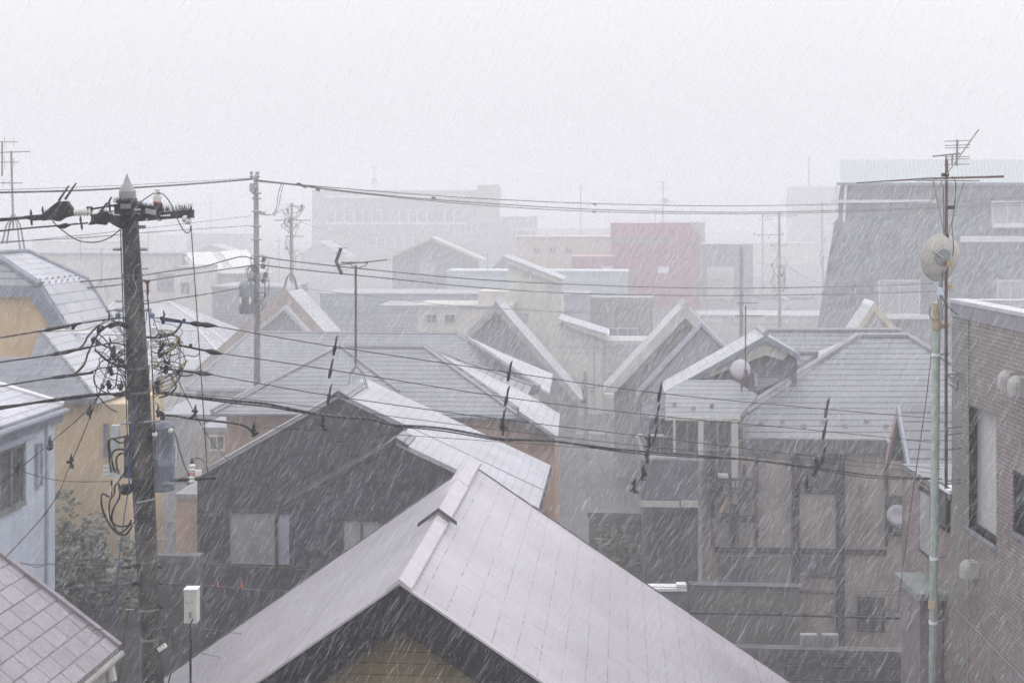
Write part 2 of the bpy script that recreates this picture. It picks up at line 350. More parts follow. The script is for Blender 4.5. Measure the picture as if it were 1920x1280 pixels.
def mast(name, label, px, yt, yb, Y, arms, r=.02, mat=None, legs=0, dish=None, cat='antenna', lean=0, group=None):
    """roof antenna; arms = (row, left px, right px, n elements, element length m, tilt px, depth frac)"""
    mat = mat or steel; b = P(px, yb, Y); tp = P(px + lean, yt, Y); root = thing(name, label, cat, b, group); sc = Y / F
    MB().tube([b + V((0, 0, .28 if legs else 0)), tp], r, 8).build('mast', mat, root)
    for (y, l, rt, n, el, tilt) in arms:
        f = (y - yb) / (yt - yb); xx = px + lean * f; m = MB()
        p0, p1 = P(xx - l, y + tilt, Y - .03), P(xx + rt, y - tilt, Y - .03)
        m.tube([p0, p1], r * .55, 5)
        for k in range(n):
            q = p0.lerp(p1, (k + .5) / n); ln = el * (1 - .4 * k / max(1, n))
            m.tube([q + V((0, -ln / 2, 0)), q + V((0, ln / 2, 0))] if n > 2 else [q + V((0, 0, -ln / 2)), q + V((0, 0, ln / 2))], r * .3, 4)
        m.build('aerial', mat, root)
    if legs:
        for k in range(4):
            a = math.pi / 4 + k * math.pi / 2; q = b + V((math.cos(a) * legs, math.sin(a) * legs * .7, -.25 if k in (0, 3) else -.1))
            MB().tube([b + V((0, 0, .75)), b + V((math.cos(a) * legs * .6, math.sin(a) * legs * .5, .4)), q], r * .8, 5).build('leg', mat, root)
    if dish:
        dy, dr, dx = dish; c = P(px + dx, dy, Y - .12); m = MB()
        m.lathe(c, [(.0, .07), (dr * .5, .055), (dr * .85, .02), (dr, -.02), (dr * .97, -.035), (dr * .8, -.0), (dr * .45, .03), (0, .045)], V((.35, 1, -.25)), 20); m.build('dish', dish_grey, root, smooth=True)
        MB().tube([c + V((0, 0, -dr * .8)), c + V((-.1, -.4, -dr * .3))], .015, 5).build('feed_arm', steel, root)
    return root
def catenary(p0, p1, sag, n=24): return [p0.lerp(p1, i / n) - Z_ * sag * 4 * (i / n) * (1 - i / n) for i in range(n + 1)]
def smooth(pts, n=8):
    """Catmull-Rom through the points"""
    o = []; q = [pts[0]] + list(pts) + [pts[-1]]
    for i in range(1, len(q) - 2):
        for k in range(n):
            t = k / n; a, b, c, d = q[i - 1], q[i], q[i + 1], q[i + 2]
            o.append(.5 * ((2 * b) + (c - a) * t + (2 * a - 5 * b + 4 * c - d) * t * t + (3 * b - a - 3 * c + d) * t ** 3))
    return o + [pts[-1]]
def cable(label, pts, r=.012, mat=None, name='overhead_cable', n=8, group='overhead cables strung between the poles', raw=False, sides=6):
    q = pts if raw else smooth([P(*p) for p in pts], n)
    o = MB().tube(q, r, sides).build(name, mat or black_rubber, None, origin=q[0], smooth=True, recalc=False)
    return tag(o, label, 'cable', group)
# ================================================================ SETTING
asphalt = mottled('wet_asphalt', (.05, .05, .055), .3, .6, .35, .2)
paving = mottled('concrete_paving', (.07, .07, .072), .25, .8, .5, .2)
g = MB().box((-1150, -40, -.3), (2300, 0, 0), (0, 1240, 0), (0, 0, .3)).build('ground', paving, None); tag(g, 'grey wet ground between the houses', 'ground', kind='structure')
r0 = V((0, 27.9, 0))
g = MB().prism([r0 - A_ * 60 + V((0, 0, .004)), r0 + A_ * 60 + V((0, 0, .004)), r0 + A_ * 60 + G_ * 2.6 + V((0, 0, .004)), r0 - A_ * 60 + G_ * 2.6 + V((0, 0, .004))], (0, 0, .004)).build('road', asphalt, None); tag(g, 'wet asphalt lane behind the near roof', 'road', kind='structure')
r1 = P(225, 1217, 40).xy.to_3d(); r1.z = 0
g = MB().prism([r1 - A_ * 1.5 - G_ * 9 + V((0, 0, .012)), r1 + A_ * 1.5 - G_ * 9 + V((0, 0, .012)), r1 + A_ * 1.5 + G_ * 30 + V((0, 0, .012)), r1 - A_ * 1.5 + G_ * 30 + V((0, 0, .012))], (0, 0, .004)).build('road', asphalt, None); tag(g, 'narrow wet alley beside the yellow house', 'road', kind='structure')

# ================================================================ NEAR HOUSES
# --- front house
HF = 'house'
root, fr, dm, wa = gable('front_house', 'nearest house, broad wet pinkish grey roof with black gable boards at the bottom centre', (750, 1093), 18.6, 8.9, (-220, 1764), (1720, 1764), front_roof, wall_brown,
    t=.10, ohf=.32, ohs=.6, gut=black_trim)
aL, cL, aR, cR = dm
hb = .54
m = MB(); m.prism([fr.w(aL, -.06, cL - .03), fr.w(0, -.06, -.03), fr.w(aR, -.06, cR - .03), fr.w(aR, -.06, cR - hb), fr.w(0, -.06, -hb - .06), fr.w(aL, -.06, cL - hb)], fr.b * .06); m.build('barge_board', black_trim, root)
m = MB(); m.prism([fr.w(aL + .02, .0, cL - hb * .5), fr.w(0, .0, -hb * .5), fr.w(aR - .02, .0, cR - hb * .5), fr.w(aR - .02, .0, cR - hb * .5 - .03), fr.w(0, .0, -hb * .5 - .03), fr.w(aL + .02, .0, cL - hb * .5 - .03)], fr.b * .31); m.build('soffit', black_trim, root)
for nm, s in (('edge_flashing', 1), ('edge_flashing', -1)):       # metal strips up both rakes at the front
    e = (aR, cR) if s > 0 else (aL, cL)
    m = MB(); m.prism([fr.w(0, -.065, .028), fr.w(e[0], -.065, e[1] + .028), fr.w(e[0], .0, e[1] + .028), fr.w(0, .0, .028)], Z_ * -.035); m.build(nm, cap_metal, root)
sl_ = -cR / aR; slL = -cL / -aL
def capseg(b0, b1, k, dz, name='ridge_cap'):
    m = MB(); m.prism([fr.w(-k, b0, -k * slL + dz), fr.w(0, b0, dz + .015), fr.w(k, b0, -k * sl_ + dz), fr.w(k, b0, -k * sl_ + dz - .05), fr.w(0, b0, dz - .05), fr.w(-k, b0, -k * slL + dz - .05)], fr.b * (b1 - b0))
    return m.build(name, cap_metal, root)
bb = fr.ha(822, 985, 0)[0]
capseg(-.09, bb + .1, .17, .07); capseg(bb - .02, 6.6, .20, .15); capseg(6.55, 8.95, .19, .16)
m = MB(); m.prism([fr.w(-.34, bb - .03, -.34 * slL + .17), fr.w(0, bb - .03, .185), fr.w(.30, bb - .03, -.30 * sl_ + .17), fr.w(.30, bb - .03, -.30 * sl_ + .11), fr.w(0, bb - .03, .12), fr.w(-.34, bb - .03, -.34 * slL + .11)], fr.b * .05); m.build('cap_end', flat('dark_cap_edge', (.06, .055, .06), .5), root)
m = MB()
for b in [.25 * i for i in range(1, 34)]: MB().lathe(fr.w(.2, b, -.2 * sl_ + .06), [(.007, 0), (.007, .012), (.003, .016)], Z_, 6).build('rivet', flat('dull_rivet', (.27, .26, .27), .5), root)
m = MB()
for s, e in ((1, aR), (-1, aL)):
    pts = []
    for i in range(40):
        a = e * i / 39; c = -a * sl_ if s > 0 else a * slL
        pts.append(fr.w(a, 8.9 + .01 * random.random(), c + .01 + random.uniform(-.006, .008)))
    m.tube(pts, .016, 5)
m.build('back_edge_trim', flat('purple_brown_edge', (.11, .075, .085), .6), root)
window_l(root, fr, .32, -1.2, 1.2, -5.0, -3.9, black_trim, glass_dark)

# --- roof at the bottom left corner
o = P(222, 1212, 20.9); pe = o; pg = P(-140, 932, 20.9)
pg = V((pg.x, pg.y, pg.z)); Mroot = thing('slate_roofed_house', 'near house at the bottom left corner with purple grey slates and a pale gutter', 'house', (o.x - 4, o.y - 4, 0))
m = MB(); m.prism([pe, pe - G_ * 12, pg - G_ * 12, pg], V((0, 0, -.12))); Mr = m.build('roof', purple_slate, Mroot)
m = MB(); m.prism([pg, pg - G_ * 12, pg - G_ * 12 + V((-4, .3, -3)), pg + V((-4, .3, -3))], V((0, 0, -.12))); m.build('roof', purple_slate, Mroot)
m = MB(); m.tube([pe + V((.02, .02, .02)), pg + V((.02, .02, .02))], .045, 5); m.build('edge_flashing', mottled('mauve_flashing', (.27, .24, .27), .1, 4, .4, 0), Mr)
m = MB(); m.tube([pe + A_ * .05 + V((0, 0, -.10)), pe + A_ * .05 - G_ * 12 + V((0, 0, -.10))], .05, 10); m.build('gutter', mottled('grimy_gutter', (.30, .29, .27), .2, 3, .5, .4), Mroot)
q = pe - A_ * .45; m = MB(); m.prism([q - Z_ * .6 - G_ * .3, q - Z_ * .6 - G_ * 11.7, V((q.x, q.y, 0)) - G_ * 11.7, V((q.x, q.y, 0)) - G_ * .3], -A_ * 6); m.build('wall', mottled('dim_green_grey_wall', (.16, .17, .155), .2, .8, .7, .4), Mroot)
m = MB(); m.prism([pe - Z_ * .14 + G_ * 0 - A_ * .05, pe - Z_ * .14 - G_ * 12 - A_ * .05, pe - Z_ * .45 - G_ * 12 - A_ * .05, pe - Z_ * .45 - A_ * .05], -A_ * .04); m.build('fascia', mottled('mossy_fascia', (.30, .29, .26), .3, 5, .6, .6), Mroot)
c = P(208, 1262, 20.6); m = MB(); m.tube([c + V((-.35, .3, .18)), c + V((0, 0, .05)), c + V((.02, 0, -.1))], .07, 10); m.build('vent_hood', cream_trim, Mroot)

# --- dark grey house (double gable)
root, fr, dm, wa = gable('dark_gabled_house', 'charcoal grey house with a stepped double gable and a lit two-pane window', (635, 738), 33.8, 3.4, (352, 898), (1019, 919), slate_fine, wall_dark,
    t=.10, ohf=.12, ohs=.2, gut=wall_dark)
aL, cL, aR, cR = dm; sR = -cR / aR; sL = -cL / -aL
m = MB(); m.prism([fr.w(aL, -.03, cL + .02), fr.w(0, -.03, .02), fr.w(aR, -.03, cR + .02), fr.w(aR, -.03, cR - .03), fr.w(0, -.03, -.03), fr.w(aL, -.03, cL - .03)], fr.b * .06); m.build('edge_flashing', coping_mat, root)
d1 = 1.75; cc = -sR * d1
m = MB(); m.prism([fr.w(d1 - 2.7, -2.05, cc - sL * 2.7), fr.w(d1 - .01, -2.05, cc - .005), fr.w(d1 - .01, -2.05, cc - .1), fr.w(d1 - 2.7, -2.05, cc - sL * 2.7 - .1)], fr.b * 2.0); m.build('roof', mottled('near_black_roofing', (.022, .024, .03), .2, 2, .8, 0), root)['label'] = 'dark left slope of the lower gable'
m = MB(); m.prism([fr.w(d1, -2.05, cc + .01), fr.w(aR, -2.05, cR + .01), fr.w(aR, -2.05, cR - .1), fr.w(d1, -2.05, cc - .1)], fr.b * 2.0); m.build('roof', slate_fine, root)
wlo = d1 - 2.5
m = MB(); m.prism([fr.w(wlo, -1.98, cc - sL * 2.5 - .12), fr.w(d1, -1.98, cc - .12), fr.w(aR - .2, -1.98, cR + sR * .2 - .12), fr.w(aR - .2, -1.98, -fr.o.z), fr.w(wlo, -1.98, -fr.o.z)], fr.b * 2.08); m.build('wall', wall_dark, root)
for (b0, a0, c0, L) in ((-.04, 0, 0, 2.4), (-2.08, d1, cc, 1.15)):
    m = MB(); k = .28; m.prism([fr.w(a0 - k, b0, c0 - k * sL + .05), fr.w(a0, b0, c0 + .075), fr.w(a0 + k, b0, c0 - k * sR + .05), fr.w(a0 + k, b0, c0 - k * sR + .012), fr.w(a0, b0, c0 + .02), fr.w(a0 - k, b0, c0 - k * sL + .012)], fr.b * L); m.build('ridge_cap', slate_grey, root)
    m = MB(); m.prism([fr.w(a0 - k, b0 - .03, c0 - k * sL + .05), fr.w(a0, b0 - .03, c0 + .09), fr.w(a0 + k, b0 - .03, c0 - k * sR + .05), fr.w(a0 + k, b0 - .03, c0 - k * sR - .03), fr.w(a0, b0 - .03, c0 + .0), fr.w(a0 - k, b0 - .03, c0 - k * sL - .03)], fr.b * .028); m.build('cap_end', timber_dark, root)
wf = window(root, fr, .12, (433, 960, 517, 1057), timber_dark, glass_pale, .07, 0)
w2 = window(root, fr, .12, (520, 962, 557, 1057), timber_dark, glass_lilac, .05, 0); w2['label'] = 'narrow lilac pane'
window(root, fr, -1.98, (645, 975, 712, 1030), timber_dark, glass_pale, .06, 1)
window(root, fr, .12, (628, 812, 655, 830), wall_dark, wall_dark, .03, 0, 6, name='vent_louver')
c = fr.w(*[fr.hb(420, 995, .1)[0], .08, fr.hb(420, 995, .1)[1]]); MB().cbox(c, .14, .1, .2).build('wall_lamp', black_rubber, root)
c = P(568, 985, 33.6); m = MB(); m.tube([c, c + V((0, -.25, .02)), c + V((.06, -.3, -.05))], .04, 6); m.tube([c + V((.05, -.3, -.05)), c + V((.1, -.2, -.35))], .012, 4); m.build('security_camera', white_trim, root)
# roof antenna on it
mast('roof_antenna', 'tall aerial with a dark V-shaped reflector on the charcoal house roof', 667, 497, 683, 35.6, [(492, 28, 22, 3, .35, 0)], .032, rust, legs=.0)
ra = bpy.data.objects['roof_antenna']
for (x1, y1) in ((652, 722), (659, 719), (684, 720), (689, 727)):
    MB().tube([P(667, 684, 35.6), P(667 + (x1 - 667) * .75, 700, 35.6), P(x1, y1, 35.4)], .028, 6).build('leg', steel, ra)
MB().tube([P(629, 497, 35.5), P(726, 487, 35.5)], .016, 5).build('boom', rust, ra)
m = MB(); m.tube([P(639, 465, 35.5), P(630, 490, 35.5), P(641, 515, 35.5)], .05, 5); m.build('reflector', black_rubber, ra)
m = MB()
for k, y in enumerate((465, 475, 507)): m.tube([P(629, y, 35.5), P(652, y, 35.5)], .008, 4)
for k in range(9): m.tube([P(645 + k * 9, 496 - k, 35.3), P(645 + k * 9, 496 - k, 35.7)], .008, 4)
m.tube(smooth([P(657, 490, 35.5), P(660, 499, 35.5), P(672, 502, 35.5), P(686, 497, 35.5), P(690, 490, 35.5)], 5), .012, 5); m.build('aerial', rust, ra)

# --- brick building on the right
Xk = 7.62
def K(px, py): t = Xk / ((px - CX) / F); return V((Xk, t, H - (py - HY) / F * t))
Kroot = thing('brick_building', 'mauve brown tiled building at the right edge with recessed windows and slushy parapet', 'building', (Xk + 2, 20, 0))
kc = K(1785, 562); zt = kc.z; yf = kc.y
class W: pass
wins = [K(1812, 757), K(1868, 1020)], [K(1898, 880), K(1960, 1050)]
def wallquads(m, y0, y1, z0, z1, holes):
    """tiled wall in the plane x = Xk with rectangular openings (y0,y1,z0,z1)"""
    ys = sorted({y0, y1} | {h[0] for h in holes} | {h[1] for h in holes})
    for a, b in zip(ys[:-1], ys[1:]):
        zz = [z0] + sorted([z for h in holes if h[0] <= a and h[1] >= b for z in (h[2], h[3])]) + [z1]
        for c, d in zip(zz[::2], zz[1::2]): m.box((Xk, a, c), (.3, 0, 0), (0, b - a, 0), (0, 0, d - c))
w1a, w1b = K(1812, 757), K(1868, 1020); w2a, w2b = K(1898, 880), K(1960, 1050)
zA1, zA0 = w1a.z, K(1812, 985).z
holes = [(K(1868, 900).y, w1a.y, zA0, zA1), (K(1990, 900).y, w2a.y, K(1898, 992).z, K(1898, 880).z)]
m = MB(); wallquads(m, 6, yf, 0, zt - .28, holes)
m.box((Xk + .3, yf - .3, 0), (7, 0, 0), (0, .3, 0), (0, 0, zt - .28))
m.build('wall', tile_wall, Kroot)
m = MB(); m.box((Xk - .03, 6, zt - .28), (.06, 0, 0), (0, yf - 6, 0), (0, 0, .24)); m.build('parapet_band', coping_mat, Kroot)
m = MB(); m.box((Xk - .06, 6, zt - .04), (.34, 0, 0), (0, yf - 6 + .05, 0), (0, 0, .06)); m.box((Xk + .3, yf - .25, zt - .04), (7, 0, 0), (0, .3, 0), (0, 0, .05)); m.build('coping', mottled('wet_coping', (.52, .52, .56), .15, 2, .4, .2), Kroot)
m = MB(); m.box((Xk + .3, 6, zt - .9), (7, 0, 0), (0, yf - 6.3, 0), (0, 0, .1)); m.build('roof', mottled('wet_flat_roof', (.3, .31, .34), .2, 1, .3, 0), Kroot)
m = MB(); m.box((Xk + 1.5, yf - .6, zt - .9), (6, 0, 0), (0, .2, 0), (0, 0, .88)); m.build('parapet_band', mottled('tan_parapet', (.33, .30, .27), .2, 2, .6, .3), Kroot)
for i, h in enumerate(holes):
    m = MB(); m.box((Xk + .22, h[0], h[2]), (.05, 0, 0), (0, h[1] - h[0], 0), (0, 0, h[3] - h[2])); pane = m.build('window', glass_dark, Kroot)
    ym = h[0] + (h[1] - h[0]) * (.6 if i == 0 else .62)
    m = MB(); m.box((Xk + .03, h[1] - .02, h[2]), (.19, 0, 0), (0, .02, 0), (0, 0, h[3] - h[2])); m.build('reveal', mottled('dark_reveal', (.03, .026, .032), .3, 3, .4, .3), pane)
    m = MB(); m.box((Xk + .17, h[0], h[2] + .05), (.045, 0, 0), (0, h[1] - h[0] - .03, 0), (0, 0, h[3] - h[2] - .1)); m.build('roller_blind', mottled('pale_blind', (.50, .51, .50), .06, 3, .6, .1), pane)
    m = MB(); m.box((Xk + .1, h[0], h[2]), (.1, 0, 0), (0, h[1] - h[0], 0), (0, 0, .05)); m.build('frame', black_trim, pane)
    m = MB(); m.box((Xk - .05, h[0] - .04, h[2] - .05), (.3, 0, 0), (0, h[1] - h[0] + .08, 0), (0, 0, .05)); m.build('sill', grey_trim, pane)
for (x, y, s) in ((1830, 1065, 1.), (1904, 711, 1.), (1925, 722, 1.05), (1795, 706, .6)):
    c = K(x, y); c.x = Xk; m = MB(); r = .13 * s
    prof = [(r * .98, -.02 * s), (r, .02), (r, .12 * s), (r * .93, .17 * s), (r * .6, .235 * s), (r * .2, .26 * s), (0.01, .262 * s)]
    m.lathe(c + V((-.14 * s, 0, -.12 * s)), prof, Z_, 16); m.box(c + V((-.14 * s, -r, -.14 * s)), (.14 * s, 0, 0), (0, 2 * r, 0), (0, 0, .26 * s)); m.build('vent_hood', mottled('vent_enamel', (.40, .39, .38), .15, 5, .4, .4), Kroot)
# grey-green streak column at the near corner of the wall
m = MB(); m.box((Xk - .012, yf - .9, 0), (.011, 0, 0), (0, .88, 0), (0, 0, zt - .3)); m.build('corner_strip', rows('greenish_corner_tile', (.30, .295, .265), (.09, .09, .08), .066, .15, .008, 0, rough=.4, bump=.6, amt=.45, strk=.4), Kroot)
for p0, p1 in ((K(1797, 1142), K(1935, 1285)),): MB().tube([p0 + V((-.03, 0, 0)), p1 + V((-.03, 0, 0))], .008, 5).build('wall_cable', coping_mat, Kroot)
# lower wing beyond the corner
K2 = thing('brick_annex', 'lower tiled wing behind the green pipe with slush on its ledge', 'building', (Xk + 2, 25.5, 0))
ya, yb_ = yf + .01, K(1697, 900).y; za = K(1778, 922).z
m = MB(); m.box((Xk + .02, ya, 0), (4, 0, 0), (0, yb_ - ya, 0), (0, 0, za - .12)); m.build('wall', tile_wall, K2)
m = MB(); m.box((Xk - .03, ya, za - .12), (4.1, 0, 0), (0, yb_ - ya + .1, 0), (0, 0, .12)); m.build('roof', slate_grey, K2)
MB().box((Xk - .05, ya, za), (.35, 0, 0), (0, .6, 0), (0, 0, .07)).build('slush_patch', snow, K2)
ww = [(K(1747, 0).y, K(1728, 0).y, K(1738, 1035).z, K(1738, 925).z, glass_pale), (K(1778, 0).y + .02, K(1763, 0).y, K(1770, 985).z, K(1770, 915).z, glass_dark)]
for y0, y1, z0, z1, gm in ww:
    m = MB(); m.box((Xk - .03, y0 - .06, z0 - .06), (.06, 0, 0), (0, y1 - y0 + .12, 0), (0, 0, z1 - z0 + .12)); f = m.build('window', black_trim, K2)
    m = MB(); m.box((Xk - .04, y0, z0), (.03, 0, 0), (0, y1 - y0, 0), (0, 0, z1 - z0)); m.build('pane', gm, f)
def kx(px, Y): return (px - CX) / F * Y
p = K(1745, 1088); m = MB(); m.box((Xk - .5, p.y - .9, p.z - .12), (.52, 0, 0), (0, 1.5, 0), (0, 0, .12)); m.build('canopy', mottled('green_grey_canopy', (.24, .26, .25), .15, 2, .5, .3), K2)
m = MB(); m.box((Xk - .4, p.y - .7, 0), (.4, 0, 0), (0, 1.2, 0), (0, 0, p.z - .13)); m.build('porch_wall', mottled('mauve_grey_porch', (.21, .185, .20), .2, 2, .6, .4), K2)

# green drain pipe with clamps
Yp = 23.2
m = MB(); gp = thing('drain_pipe', 'tall green painted pipe standing against the tiled building corner', 'pipe', P(1748, 1614, Yp) * 1)
gp.location = V((P(1748, 1280, Yp).x, Yp, 0)); ORG[gp.name] = V(gp.location)
m.tube([P(1744, 405 + H * F / Yp, Yp), P(1749, 1280, Yp), P(1756, 572, Yp)], .068, 16); m.build('pipe', green_pipe, gp, smooth=True)
for y in (665, 1046, 1166): MB().tube([P(1756 - (y - 572) * .01, y - 3, Yp), P(1756 - (y - 572) * .01, y + 3, Yp)], .078, 16).build('pipe_clamp', white_trim, gp)
for y in (665, 1046, 1166): m = MB(); c = P(1756, y, Yp); m.tube([c, c + V((.25, .15, 0))], .015, 6); m.build('bracket', steel, gp)
MB().tube([P(1756, 568, Yp), P(1756, 618, Yp)], .078, 16).build('tape_wrap', tape_tan, gp); MB().tube([P(1750, 1125, Yp), P(1749, 1140, Yp)], .078, 16).build('tape_wrap', tape_tan, gp)
m = MB(); m.tube([P(1756, 608, Yp), P(1778, 610, Yp)], .05, 10); m.build('elbow', tape_tan, gp); m = MB(); m.tube([P(1750, 1113, Yp), P(1772, 1113, Yp)], .05, 10); m.build('elbow', green_pipe, gp)
# big antenna mast
Ym = 22.9
am = thing('antenna_mast', 'rust brown mast with aerials and a round dish on the right building', 'antenna', V((P(1774, 900, Ym).x, Ym, K(1775, 915).z)))
MB().tube([P(1774, 915, Ym), P(1774, 560, Ym), P(1775, 300, Ym)], .026, 10).build('mast', rust, am, smooth=True)
m = MB(); m.tube([P(1606, 343, Ym - .15), P(1738, 335, Ym - .15)], [.008, .016], 6); m.tube([P(1738, 335, Ym - .15), P(1882, 331, Ym - .15)], [.016, .02], 6); m.build('long_rod', rust, am)
m = MB(); m.cbox(P(1741, 336, Ym - .15), .1, .06, .06); m.tube([P(1714, 338, Ym - .2), P(1838, 339, Ym - .2)], .012, 6)
for k in range(16): x = 1720 + k * 7.4; m.tube([P(x, 338, Ym - .45), P(x, 339, Ym + .1)], .006, 4)
m.build('yagi_aerial', steel, am)
m = MB()
for (y, x0, x1) in ((265, 1771, 1818), (273, 1772, 1819), (278, 1772, 1818), (295, 1772, 1818), (299, 1774, 1818), (309, 1770, 1818)): m.tube([P(x0, y, Ym), P(x1, y - 1.5, Ym)], .008, 5)
m.tube([P(1795, 262, Ym), P(1794, 311, Ym)], .018, 6); m.tube([P(1749, 293, Ym), P(1800, 288, Ym)], .016, 6); m.tube([P(1774, 310, Ym), P(1774, 292, Ym)], .016, 6); m.tube([P(1786, 290, Ym), P(1785, 308, Ym)], .014, 6)
m.build('comb_aerial', steel, am)
m = MB(); m.tube([P(1835, 243, Ym - .1), P(1775, 327, Ym - .1)], [.012, .010], 6); m.tube([P(1766, 340, Ym - .1), P(1716, 432, Ym - .1)], [.010, .008], 6); m.build('slanted_rod', mottled('worn_rod', (.34, .31, .28), .2, 6, .5, 0), am)
m = MB(); m.tube([P(1750, 340, Ym), P(1772, 443, Ym)], .012, 5); m.tube([P(1808, 342, Ym), P(1777, 440, Ym)], .012, 5); m.build('brace', steel, am)
for c, x_ in ((P(1772, 328, Ym), .1), (P(1783, 389, Ym - .05), .08), (P(1774, 442, Ym), .07)): MB().cbox(c, x_, x_, .06).build('clamp', black_rubber, am)
def mastwire(nm, pts, r, mt=None): MB().tube(smooth([P(x, y, Ym - .04 + .01 * random.random()) for x, y in pts], 6), r, 5).build(nm, mt or black_rubber, am, smooth=True)
mastwire('lead_wire', [(1785, 330), (1792, 345), (1790, 385), (1785, 420), (1788, 470), (1778, 500), (1772, 560)], .007)
mastwire('lead_wire', [(1768, 345), (1770, 420), (1768, 500), (1766, 540), (1760, 590)], .007)
mastwire('lead_wire', [(1766, 545), (1768, 560), (1778, 575), (1795, 590)], .01)
mastwire('lead_wire', [(1745, 575), (1743, 590), (1750, 600), (1762, 596), (1770, 570)], .007)
mastwire('lead_wire', [(1775, 715), (1783, 722), (1795, 730), (1795, 712)], .008)
mastwire('lead_wire', [(1775, 702), (1784, 708), (1795, 704)], .008)
for y in (702, 803, 815, 843, 902, 908): m = MB(); c = P(1774, y, Ym); m.tube([c, c + V((.32, .2, 0))], .012, 5); m.build('wall_bracket', steel, am)
c = P(1768, 484, Ym - .1); m = MB(); dr = .355
prof = [(0.001, .10), (dr * .4, .085), (dr * .75, .04), (dr, -.02), (dr * 1.02, -.03), (dr * .97, -.035), (dr * .72, .02), (dr * .38, .065), (.001, .08)]
m.lathe(c + V((0, .1, 0)), [(a, -b) for a, b in prof], V((-.28, 1, .18)), 28)
for v in m.v: v.z = c.z + (v.z - c.z) * 1.13
m.build('dish', dish_mat, am, smooth=True)
m = MB(); m.tube([c + V((-.18, -.05, .12)), c + V((-.02, -.08, .0))], .014, 6); m.lathe(c + V((0, -.02, .02)), [(.14, 0), (.15, .01), (.12, .03)], V((-.3, 1, .18)), 16); m.build('dish_mount', steel, am)
m = MB(); m.cbox(P(1779, 494, Ym - .12), .08, .08, .09); m.build('mount_bracket', flat('ochre_bracket', (.36, .27, .12), .5), am); m = MB(); m.cbox(P(1781, 538, Ym - .1), .06, .06, .08); m.build('mount_bracket', flat('ochre_bracket', (.36, .27, .12), .5), am)
m = MB(); m.lathe(P(1762, 552, Ym - .12), [(.05, -.02), (.055, 0), (.04, .1), (.02, .12)], Z_, 12); m.tube([P(1760, 548, Ym - .12), P(1753, 532, Ym - .1), P(1762, 528, Ym - .1)], .01, 5); m.build('receiver_cone', flat('pale_blue_plastic', (.45, .5, .6), .4), am)
m = MB(); m.tube([P(1764, 560, Ym), P(1762, 500, Ym)], .02, 8); m.tube([P(1762, 560, Ym - .05), P(1766, 600, Ym - .05)], .035, 8); m.build('side_post', steel, am)
cable('thin dark red cable hanging down beside the green pipe', [(1749, 640, 23.3), (1735, 760, 23.3), (1715, 900, 23.3), (1700, 1010, 23.3), (1686, 1120, 23.3), (1684, 1150, 23.3)], .008, rust, 'hanging_cable', group='hanging cables')

# ================================================================ LEFT HOUSES
# --- yellow house
YL = 36; A0 = P(82, 535, YL); fr = Fr(A0); LR = thing('yellow_house', 'yellow rendered house at the left edge under a pale kinked roof', 'house', (A0.x - 3, A0.y + 1, 0))
bk = fr.ha(165, 526, 0)[0]
a1, c1 = fr.hb(133, 616); a2, c2 = a1 * 1.8, c1 * 1.8
dx, dz = fr.hb(52, 472, bk); ax, cx_ = fr.hb(-80, 430)
sU = dz / dx if dx else -1
m = MB(); m.prism([fr.w(0, 0, 0), fr.w(a2, 0, c2), fr.w(a2, bk, c2), fr.w(0, bk, 0)], V((-.1, 0, -.08))); m.build('roof', roof_white, LR)['label'] = 'steep lower slope'
bf = bk * .27; m = MB(); m.prism([fr.w(0, 0, 0), fr.w(0, bk, 0), fr.w(dx, bk, dz), fr.w(dx, bf, dz)], V((0, 0, -.1))); m.build('roof', roof_white, LR)['label'] = 'shallow pale upper slope'
m = MB(); m.prism([fr.w(-.05, -.12, -.04), fr.w(dx, bf - .02, dz), fr.w(-9, bf - .02, dz), fr.w(-9, -.12, -.04)], V((0, 0, -.1))); m.build('roof', slate_grey, LR)['label'] = 'grey shingled front slope'
m = MB(); m.tube([fr.w(-.05, -.10, .02), fr.w(dx, bf, dz + .03)], .10, 6); m.tube([fr.w(dx, bf, dz + .03), fr.w(dx, bk, dz + .03)], .06, 6); m.tube([fr.w(dx, bk, dz + .03), fr.w(0, bk, .03)], .06, 6); m.tube([fr.w(0, bk, .02), fr.w(a2, bk, c2 + .02)], .05, 6); m.build('ridge_cap', grey_trim, LR)
m = MB(); m.prism([fr.w(-9, -.15, -.06), fr.w(-.02, -.15, -.06), fr.w(a2, -.15, c2 - .06), fr.w(a2 - .34, -.15, c2 - .06), fr.w(-.32, -.15, -.30), fr.w(-9, -.15, -.30)], fr.b * .14); m.build('barge_board', mottled('blue_grey_barge', (.19, .22, .27), .15, 2, .5, .2), LR)
zb = -fr.o.z
m = MB(); m.prism([fr.w(-9, .02, -.1), fr.w(-.12, .02, -.1), fr.w(a2 - .12, .02, c2 - .1), fr.w(a2 - .12, .02, zb), fr.w(-9, .02, zb)], fr.b * (bk - .05)); m.build('wall', yellow_wall, LR)
for r_ in range(2):
    for k in range(7): q = fr.w(0, bk * (k + .5 * r_ + .3) / 7.5, 0).lerp(fr.w(dx, bk * (k + .5 * r_ + .3) / 7.5, dz), .05 + .1 * r_); MB().prism([q, q + fr.b * .07, q + fr.b * .07 + Z_ * .05, q + Z_ * .05], fr.a * .03).build('snow_guard', coping_mat, LR)
m = MB(); m.tube([fr.w(a2 * .55, -.2, c2 * .6), fr.w(a2 * 1.2, -.3, c2 * .6 - .0)], .06, 6); m.build('gutter', white_trim, LR)
mast('roof_antenna', 'thin aerial on splayed legs above the yellow house', 25, 283, 450, 38, [(285, 22, 36, 5, .3, 1), (343, 20, 20, 3, .25, 0)], .03, steel, legs=.35, lean=-4)
